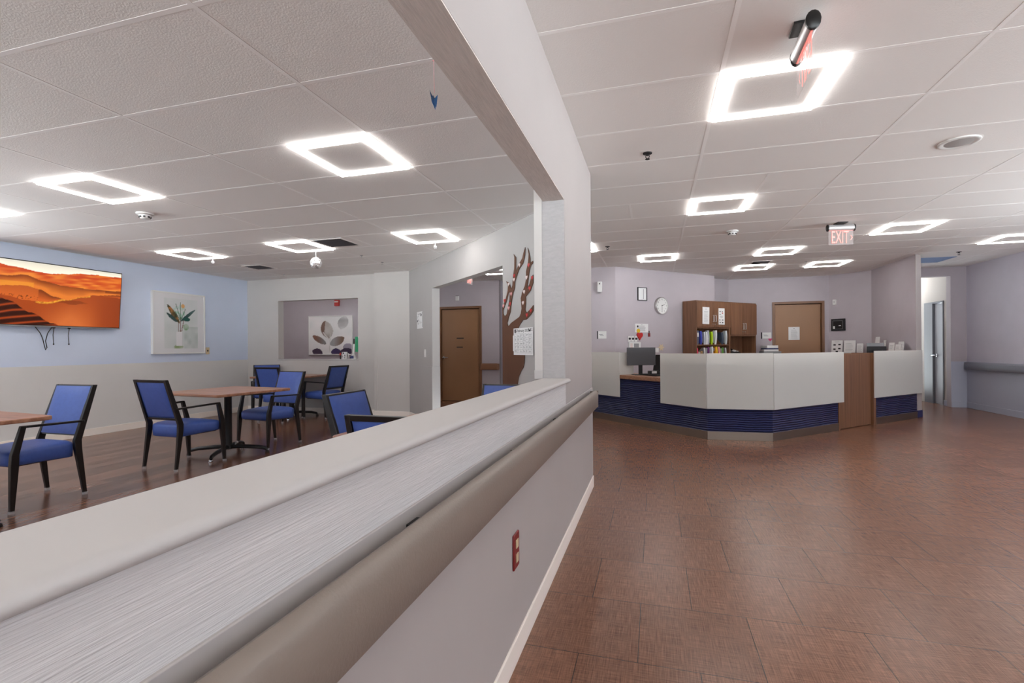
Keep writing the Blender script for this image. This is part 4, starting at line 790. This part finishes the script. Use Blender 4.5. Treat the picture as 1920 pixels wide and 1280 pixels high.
# notices on hutch doors
def notice(label, F4w, x, z, wd, ht, off, kind, tilt=0.0):
    p0 = F4w @ Vector((x, z, off)); r = thing('paper_notice', label, 'notice', p0); Q = T(*(-p0)) @ F4w @ T(x, z, off) @ Matrix.Rotation(tilt, 4, 'Z')
    MB().box(0, wd, 0, ht, 0, .0015, Q).build('sheet', 'paper', r); q = MB(); q2 = MB()
    if kind == 'text':
        for i in range(9): q.box(wd*.22, wd*random.uniform(.7, .82), ht*(.14+.075*i), ht*(.14+.075*i)+.004, .0015, .0022, Q)
        q.box(wd*.44, wd*.56, ht*.87, ht*.9, .0015, .0022, Q)
    elif kind == 'icons':
        for i, j, s in ((.25, .8, .02), (.62, .8, .016), (.25, .62, .018), (.2, .28, .02), (.68, .28, .022), (.25, .12, .02), (.66, .12, .024)): q.box(wd*i-s*.8, wd*i+s*.8, ht*j-s*.5, ht*j+s*.5, .0015, .0022, Q)
        q.box(wd*.2, wd*.75, ht*.5, ht*.515, .0015, .0022, Q); q.box(wd*.25, wd*.7, ht*.45, ht*.465, .0015, .0022, Q); q2.box(wd*.58, wd*.72, ht*.66, ht*.74, .0015, .0023, Q); q2.build('red_mark', 'red', r)
    elif kind == 'board':
        for i, j in ((.3, .68), (.75, .70), (.3, .38), (.75, .42), (.5, .22)): q.box(wd*i-.022, wd*i+.022, ht*j-.013, ht*j+.013, .0015, .0022, Q)
        q.box(wd*.3, wd*.7, ht*.87, ht*.885, .0015, .0022, Q)
    q.build('print', 'dark_grey' if kind != 'text' else 'grey', r, smooth=False); return r
notice('tilted white notice with lines on the leftmost hutch door', FC, .155, 1.665, .20, .34, .0195, 'text', -.02); notice('white notice with small pictures and red mark on the second hutch door', FC, .635, 1.66, .185, .335, .0195, 'icons')
notice('white printed notice on the brown office door', F2, .335, 1.345, .22, .285, -.059, 'text')
r = thing('telephone', 'black telephone with white paper in the open hutch bay', 'telephone', tuple(FC @ Vector((1.2, .76, -.12)))); Q = T(*(-(FC @ Vector((1.2, .76, -.12))))) @ FC
MB().loft([[Q @ Vector((x, .761, y)) for x, y in ((1.10, -.02), (1.44, -.02), (1.44, -.25), (1.10, -.25))], [Q @ Vector((x, z, y)) for x, z, y in ((1.11, 1.08, -.06), (1.43, 1.08, -.06), (1.43, 1.15, -.24), (1.11, 1.15, -.24))]]).build('base', 'black', r, bevel=.006)
q = MB(); q.tube([Q @ Vector(p) for p in ((1.15, 1.13, -.06), (1.15, 1.17, -.12), (1.15, 1.17, -.2), (1.15, 1.15, -.25))], [.02, .014, .014, .02], 8); q.build('handset', 'black', r); q = MB()
for i in range(3):
    for j in range(3): q.box(1.24+.05*i, 1.27+.05*i, 1.10+.012*j, 1.115+.012*j, -.10-.05*j, -.07-.05*j, Q)
q.build('buttons', 'white', r)
r = thing('wall_plate', 'small white plate inside the open hutch bay', 'plate', tuple(FC @ Vector((1.06, 1.14, -.3)))); Q = T(*(-(FC @ Vector((1.06, 1.14, -.3))))) @ FC; MB().box(1.045, 1.125, 1.14, 1.25, -.329, -.32, Q).build('plate', 'white', r, bevel=.003); MB().box(1.075, 1.095, 1.17, 1.22, -.32, -.316, Q).build('button', 'grey', r)
# base cabinet below hutch
r = thing('base_cabinet', 'brown base cabinet under the hutch behind the desk', 'cabinet', (CA.x, CA.y, 0)); Q = T(-CA.x, -CA.y, 0) @ FC
MB().box(0, CL_, .1, .72, -CDp, .2, Q).build('body', 'cabinet', r, bevel=.002); MB().box(0, CL_, 0, .1, -CDp, .14, Q).build('plinth', 'soft_black', r); MB().box(-.01, CL_+.01, .72, .76, -CDp, .23, Q).build('worktop', 'counter', r, bevel=.004)
for k in range(3): d = MB().box(.02+k*.61, .6+k*.61, .12, .70, .2, .218, Q).build('door', 'cabinet', r, bevel=.002); q = MB(); q.tube([Q @ Vector((.53+k*.61, .5, .218)), Q @ Vector((.53+k*.61, .5, .24)), Q @ Vector((.53+k*.61, .63, .24)), Q @ Vector((.53+k*.61, .63, .218))], .005, 8); q.build('handle', 'steel', d)

# ------------------------------------------------------------------ things on the station walls
W2d = Vector((1.945, 1.93)).normalized()
def w2(p): # nearest point on the clock wall
    a = Vector((-.705, 9.45)); t = (Vector(p[:2])-a).dot(W2d); q = a+W2d*t; return (q.x, q.y, p[2])
r, F4 = wallbox('air_freshener', 'white air freshener dispenser high on the wall left of the black framed sheet', 'dispenser', (-1.035, 9.45, 2.25), (1, 0), .09, .20, .07, 'white', bevel=.012, parts=(('sensor', (.035, .055, .145, .17, .07, .073), 'soft_black'), ('nozzle', (.02, .06, -.015, .0, .02, .05), 'grey')))
def sign(label, A, d, wd, ht):
    r, F4 = wallbox('room_sign', label, 'sign', A, d, wd, ht, .008, 'ivory' if 0 else 'white', bevel=.001, parts=(('dark_edge', (-.022, 0, -.004, ht+.004, 0, .010), 'soft_black'),))
    q = MB(); q.box(.02, wd*.55, ht*.55, ht*.62, .008, .009, F4); q.box(.035, wd*.68, ht*.40, ht*.46, .008, .009, F4); q.build('print', 'grey', r); return r
sign('grey room sign with black left edge below the air freshener', (-1.03, 9.45, 1.375), (1, 0), .155, .14); sign('grey room sign with black left edge beside the brown office door', (2.31, 12.15, 1.38), (1, 0), .18, .135)
a = w2((-.315, 9.834, 2.112)); r = thing('framed_certificate', 'black framed white sheet left of the wall clock', 'frame', a); F4 = T(*[-v for v in a]) @ face(a, W2d); f = MB()
for x0, x1, y0, y1 in ((0, .235, 0, .012), (0, .235, .245, .257), (0, .012, .012, .245), (.223, .235, .012, .245)): f.box(x0, x1, y0, y1, 0, .022, F4)
f.build('picture_frame', 'soft_black', r); MB().box(.01, .225, .01, .247, 0, .012, F4).build('sheet', 'paper', r); MB().box(.14, .152, .03, .225, .012, .013, F4).build('print', 'grey', r)
a = w2((.117, 10.262, 2.03)); r = thing('wall_clock', 'round white wall clock showing half past two', 'clock', a); F4 = T(*[-v for v in a]) @ face(a, W2d)
MB().lathe([(0, 0), (.168, 0), (.17, .01), (.17, .045), (.163, .052), (.155, .05), (.152, .04), (0, .04)], 48, M4=F4).build('case', 'steel', r, angle=50); MB().lathe([(0, .04), (.152, .04), (.152, .0415), (0, .0415)], 48, M4=F4).build('dial', 'white', r)
for k in range(1, 13): aa = math.radians(90-30*k); text_mesh('numeral', 'soft_black', str(k), .036, .0004, F4 @ T(.122*math.cos(aa), .122*math.sin(aa), .0422), r)
def hand(nm, ang, ln, w_): aa = math.radians(90-ang); MB().box(-.015, ln, -w_, w_, .043, .0445, F4 @ Matrix.Rotation(aa, 4, 'Z')).build(nm, 'black', r)
hand('hour_hand', 75, .075, .004); hand('minute_hand', 180, .12, .003)
a = w2((-.358, 9.791, 1.497)); notice('white paper with lines pinned above the red heart', face((a[0], a[1], 0), W2d), 0, 1.497, .335, .165, .001, 'text')
def flat(nm, label, cat, p, loops, m, off=.004, ext=.0015, d=None):
    d = d or W2d
    r = thing(nm, label, cat, p); F4 = T(*[-v for v in p]) @ face(p, d); curve_mesh('sheet', m, loops, ext, F4 @ T(0, 0, off), r); return r, F4
flat('paper_heart', 'red paper heart on the clock wall below the pinned paper', 'decoration', w2((-.285, 9.864, 1.43)), [heart(.082)], 'red', .013, .012)
r, F4 = flat('paper_flower', 'yellow paper disc stuck above the red heart', 'decoration', w2((-.303, 9.846, 1.525)), [[(.045*math.cos(2*math.pi*k/20), .042*math.sin(2*math.pi*k/20)) for k in range(20)]], 'yellow', .006); MB().lathe([(0, .006), (.02, .006), (.02, .009), (0, .009)], 16, M4=F4 @ T(-.02, .085, 0)).build('dark_dot', 'soft_black', r)
r, F4 = wallbox('key_tag', 'dark red key tag hanging at the right of the pinned paper', 'key tag', w2((-.125, 10.02, 1.413)), W2d, .055, .07, .012, 'dark_red', parts=(('hook', (.02, .035, .07, .115, 0, .012), 'soft_black'),))
a0 = Vector(w2((-.484, 9.667, 1.18))); 
wallbox('intercom', 'white intercom panel with grey screen under three dial knobs', 'intercom', tuple(a0), W2d, .285, .125, .035, 'white', parts=(('screen', (.115, .235, .025, .10, .035, .038), 'grey'), ('speaker', (.02, .08, .02, .105, .035, .037), 'heart_white')))
for k, lab in enumerate(('leftmost', 'middle', 'rightmost')):
    p = a0+Vector((W2d.x, W2d.y, 0))*(-.01+.082*k)+Vector((0, 0, .132)); r, F4 = wallbox('dial_switch', '%s of three white dial switches above the intercom' % lab, 'switch', tuple(p), W2d, .065, .11, .012, 'white', bevel=.002); MB().lathe([(0, .012), (.022, .012), (.018, .032), (0, .032)], 16, M4=F4 @ T(.0325, .06, 0)).build('knob', 'soft_black', r)
p = w2((.122, 10.267, 1.20)); flat('paper_bow', 'cream paper flower on the wall right of the monitor', 'decoration', p, [[((.06+.02*math.cos(6*t))*math.cos(t), (.055+.018*math.cos(6*t))*math.sin(t)) for t in [2*math.pi*k/48 for k in range(48)]]], 'ivory', .006)
wallbox('light_switch', 'white switch plate left of the cream paper flower', 'switch', w2((.012, 10.158, 1.10)), W2d, .085, .09, .01, 'white', parts=(('rocker', (.03, .055, .02, .07, .01, .015), 'white'),))
W5d = Vector((.58, -.59)).normalized()
r, F4 = wallbox('alarm_panel', 'black framed alarm panel right of the brown office door', 'panel', (3.665, 12.104, 1.525), W5d, .275, .255, .04, 'soft_black', parts=(('glass', (.04, .235, .04, .215, .04, .043), 'black'), ('white_label', (.045, .085, .045, .10, .043, .045), 'white'), ('display', (.16, .205, .10, .118, .043, .045), 'white')))
f = MB()
for x0, x1, y0, y1 in ((.04, .235, .038, .043), (.04, .235, .212, .217), (.038, .043, .04, .215), (.232, .237, .04, .215)): f.box(x0, x1, y0, y1, .043, .046, F4)
f.build('bezel', 'grey', r)
wallbox('thermostat', 'small white sensor high on the wall above the black alarm panel', 'sensor', (3.683, 12.086, 2.08), W5d, .07, .115, .025, 'white', parts=(('slot', (.03, .04, .04, .085, .025, .027), 'grey'),))
r, F4 = flat('paper_heart', 'pink paper heart at the frame of the brown office door', 'decoration', (2.47, 12.15, 1.355), [heart(.042)], 'magenta', .003, d=(1, 0)); 

# ------------------------------------------------------------------ office equipment
def monitor(label, x, y, z, rz, wd, ht, top, m='dark_grey'):
    r = thing('monitor', label, 'monitor', (x, y, z), rz); zc = top-z-ht/2
    MB().box(-wd/2, wd/2, -.012, .012, zc-ht/2, zc+ht/2).build('casing', m, r, bevel=.006); MB().box(-wd/2+.012, wd/2-.012, -.0135, -.012, zc-ht/2+.014, zc+ht/2-.012).build('screen', 'black' if m != 'dark_grey' else 'dark_grey', r)
    MB().loft([[(s*wd*.28*q, .012+e, zc+t*ht*.3*q) for s, t in ((-1, -1), (1, -1), (1, 1), (-1, 1))] for q, e in ((1, 0), (.8, .02))]).build('back_housing', m, r, bevel=.006)
    s = MB(); s.box(-.03, .03, .02, .045, .01, zc); s.build('stand', 'black', r, bevel=.003); MB().box(-.13, .13, -.08, .09, 0, .012).build('foot', 'black', r, bevel=.004); return r
# outward-facing backs: local +y of the monitor points to the hall
monitor('grey monitor seen over the open desk counter at the left', -.21, 8.18, .765, math.radians(22), .47, .285, 1.205)
r = thing('keyboard', 'black keyboard on the open desk counter under the grey monitor', 'keyboard', (-.06, 8.02, .765), math.radians(-52)); MB().box(-.2, .2, -.065, .065, 0, .018).build('body', 'black', r, bevel=.004); q = MB()
for i in range(13):
    for j in range(4): q.box(-.185+i*.0285, -.162+i*.0285, -.052+j*.027, -.03+j*.027, .018, .024)
q.build('keys', 'soft_black', r)
r = thing('card_reader', 'white and black desk device with cables under the monitor', 'device', (-.02, 8.16, .765), .4); MB().box(-.08, .08, -.05, .05, 0, .07).build('body', 'black', r, bevel=.006); MB().box(-.05, .03, -.055, -.05, .03, .065).build('label', 'white', r); q = MB(); q.tube([(.08, 0, .04), (.14, .03, .06), (.2, 0, .03), (.24, .05, .01)], .005, 6); q.tube([(.06, 0, .07), (.1, -.03, .10), (.16, -.02, .05)], .004, 6); q.build('cable', 'soft_black', r)
r = thing('office_chair', 'black office chair back behind the left edge of the main frosted screen', 'chair', (.04, 8.55, 0), math.radians(150))
rings = []
for i in range(9):
    t = i/8; zz = .55+.53*t; hw = .21*(1-.35*t**3); yy = -.20-.06*math.sin(math.pi*t*.8); rings.append([(hw*c_, yy-.1*(c_*c_)*-.5+.028*s_, zz) for c_, s_ in [(math.cos(2*math.pi*k/16), math.sin(2*math.pi*k/16)) for k in range(16)]])
MB().loft(rings).build('backrest', 'soft_black', r); MB().box(-.23, .23, -.2, .25, .42, .49).build('seat', 'soft_black', r, bevel=.03); MB().lathe([(0, .08), (.03, .08), (.03, .42), (0, .42)], 14).build('column', 'black', r)
for k in range(5): R4 = Matrix.Rotation(2*math.pi*k/5, 4, 'Z'); l = MB().tube([R4 @ Vector((0, 0, .1)), R4 @ Vector((.28, 0, .07))], [.025, .018], 8).build('leg', 'black', r); MB().lathe([(0, -.02), (.03, -.02), (.03, .02), (0, .02)], 14, M4=R4 @ T(.28, 0, .03) @ Matrix.Rotation(math.pi/2, 4, 'X')).build('caster', 'black', l)
MB().box(-.03, .03, -.22, -.16, .43, .7).build('back_bar', 'black', r)
for s in (-1, 1): q = MB(); q.tube([(s*.24, -.1, .46), (s*.27, -.1, .66), (s*.27, .12, .68)], .014, 8); q.build('armrest', 'black', r)
monitor('grey monitor standing behind the gate left of the black monitor', 3.50, 9.50, .765, math.radians(215), .38, .28, 1.252, 'grey')
monitor('black monitor top edge above the right frosted screen', 3.40, 9.18, .765, math.radians(200), .32, .26, 1.198, 'soft_black')
# back counter with paper holders
r = thing('back_counter', 'low wooden counter along the back wall behind the desk', 'counter', (3.9, 11.0, 0)); Q = T(-3.9, -11.0, 0)
MB().prism([(3.70, 9.75), (4.195, 9.75), (4.195, 11.55), (3.62, 12.13), (3.28, 11.80), (3.70, 11.38)], .98, 1.02).tf(Q).build('worktop', 'counter', r, bevel=.003); MB().prism([(3.75, 9.78), (4.195, 9.78), (4.195, 11.55), (3.63, 12.12), (3.34, 11.82), (3.75, 11.41)], 0, .98).tf(Q).build('body', 'cabinet', r)
def holder(label, p, d, wd, ht, kind='text', m='paper'):
    r = thing('sign_holder', label, 'sign holder', p, 0, 'papers on the back counter'); F4 = T(*[-v for v in p]) @ face(p, d)
    MB().box(-.004, wd+.004, 0, ht+.004, -.004, 0, F4 @ Matrix.Rotation(-.08, 4, 'X')).build('stand', 'clear', r); MB().box(0, wd, 0, .004, -.06, .05, F4).build('foot', 'clear', r)
    Q = F4 @ Matrix.Rotation(-.08, 4, 'X'); MB().box(0, wd, .003, ht, 0, .0015, Q).build('sheet', m, r); q = MB()
    if kind == 'board':
        for i, j in ((.28, .68), (.72, .70), (.28, .38), (.72, .42), (.5, .22)): q.box(wd*i-.024, wd*i+.024, ht*j-.014, ht*j+.014, .0015, .0022, Q)
        q.box(wd*.3, wd*.7, ht*.88, ht*.89, .0015, .0022, Q); q.build('print', 'soft_black', r, smooth=False)
    elif kind == 'flame': q.box(wd*.38, wd*.62, ht*.12, ht*.45, .0015, .0022, Q); q.build('print', 'rail_brown', r); 
    else:
        for i in range(7): q.box(wd*.15, wd*random.uniform(.6, .85), ht*(.3+.08*i), ht*(.3+.08*i)+.003, .0015, .0022, Q)
        q.build('print', 'grey', r, smooth=False)
    return r
holder('white sheet with five dark pictures behind the desk gate', (3.62, 12.02, 1.02), W5d, .225, .305, 'board'); holder('plain white lined sheet right of the sheet with dark pictures', (3.795, 11.845, 1.02), W5d, .225, .30); holder('narrow white sheet left of the grey monitor', (3.97, 11.67, 1.02), W5d, .12, .235)
holder('tall white card with brown mark above the black monitor', (4.02, 10.96, 1.02), (-.02, -1), .20, .355, 'flame'); holder('small cream card right of the black monitor', (4.0, 10.32, 1.02), (0, -1), .21, .24); holder('white card in the rightmost paper group, in front', (4.0, 10.07, 1.02), (0, -1), .2, .21); holder('white card at the far right end of the paper group', (4.0, 9.84, 1.02), (0, -1), .05+.0, .2); holder('white card standing highest in the rightmost paper group', (4.10, 10.22, 1.02), (0, -1), .2, .258)
r = thing('paper_twig', 'white paper twig standing between the cards above the desk', 'decoration', (4.0, 10.44, 1.02)); q = MB(); q.tube([(0, 0, 0), (0, 0, .17), (0, .035, .28)], .008, 6); q.tube([(0, 0, .16), (0, -.04, .285)], .007, 6); q.tube([(0, .02, .23), (0, .0, .29)], .005, 6); q.build('twig', 'white', r); MB().lathe([(0, 0), (.03, 0), (.03, .06), (0, .06)], 14).build('pot', 'white', r)
# filing cabinet with papers left of the office door
r = thing('filing_cabinet', 'grey filing cabinet beside the hutch with papers on top', 'cabinet', (2.41, 11.88, 0)); MB().box(-.17, .17, -.24, .24, 0, 1.10).build('body', 'grey', r, bevel=.004)
for k in range(3): d = MB().box(-.16, .16, -.258, -.24, .04+k*.35, .37+k*.35).build('drawer', 'grey', r, bevel=.003); MB().box(-.05, .05, -.275, -.258, .22+k*.35, .24+k*.35).build('handle', 'steel', d)
for k, (dz, n_, l) in enumerate(((0, .04, 'white ream of paper lying lowest on the filing cabinet'), (.04, .025, 'dark banded paper stack between white stacks on the filing cabinet'), (.065, .06, 'white paper pile on top of the filing cabinet stack'))):
    r = thing('paper_stack', l, 'paper stack', (2.40, 11.86, 1.10+dz), .1*k, 'papers on the filing cabinet'); MB().box(-.14+.01*k, .14-.015*k, -.16, .16, 0, n_).build('sheets', ['paper', 'navy', 'paper'][k], r, bevel=.004)
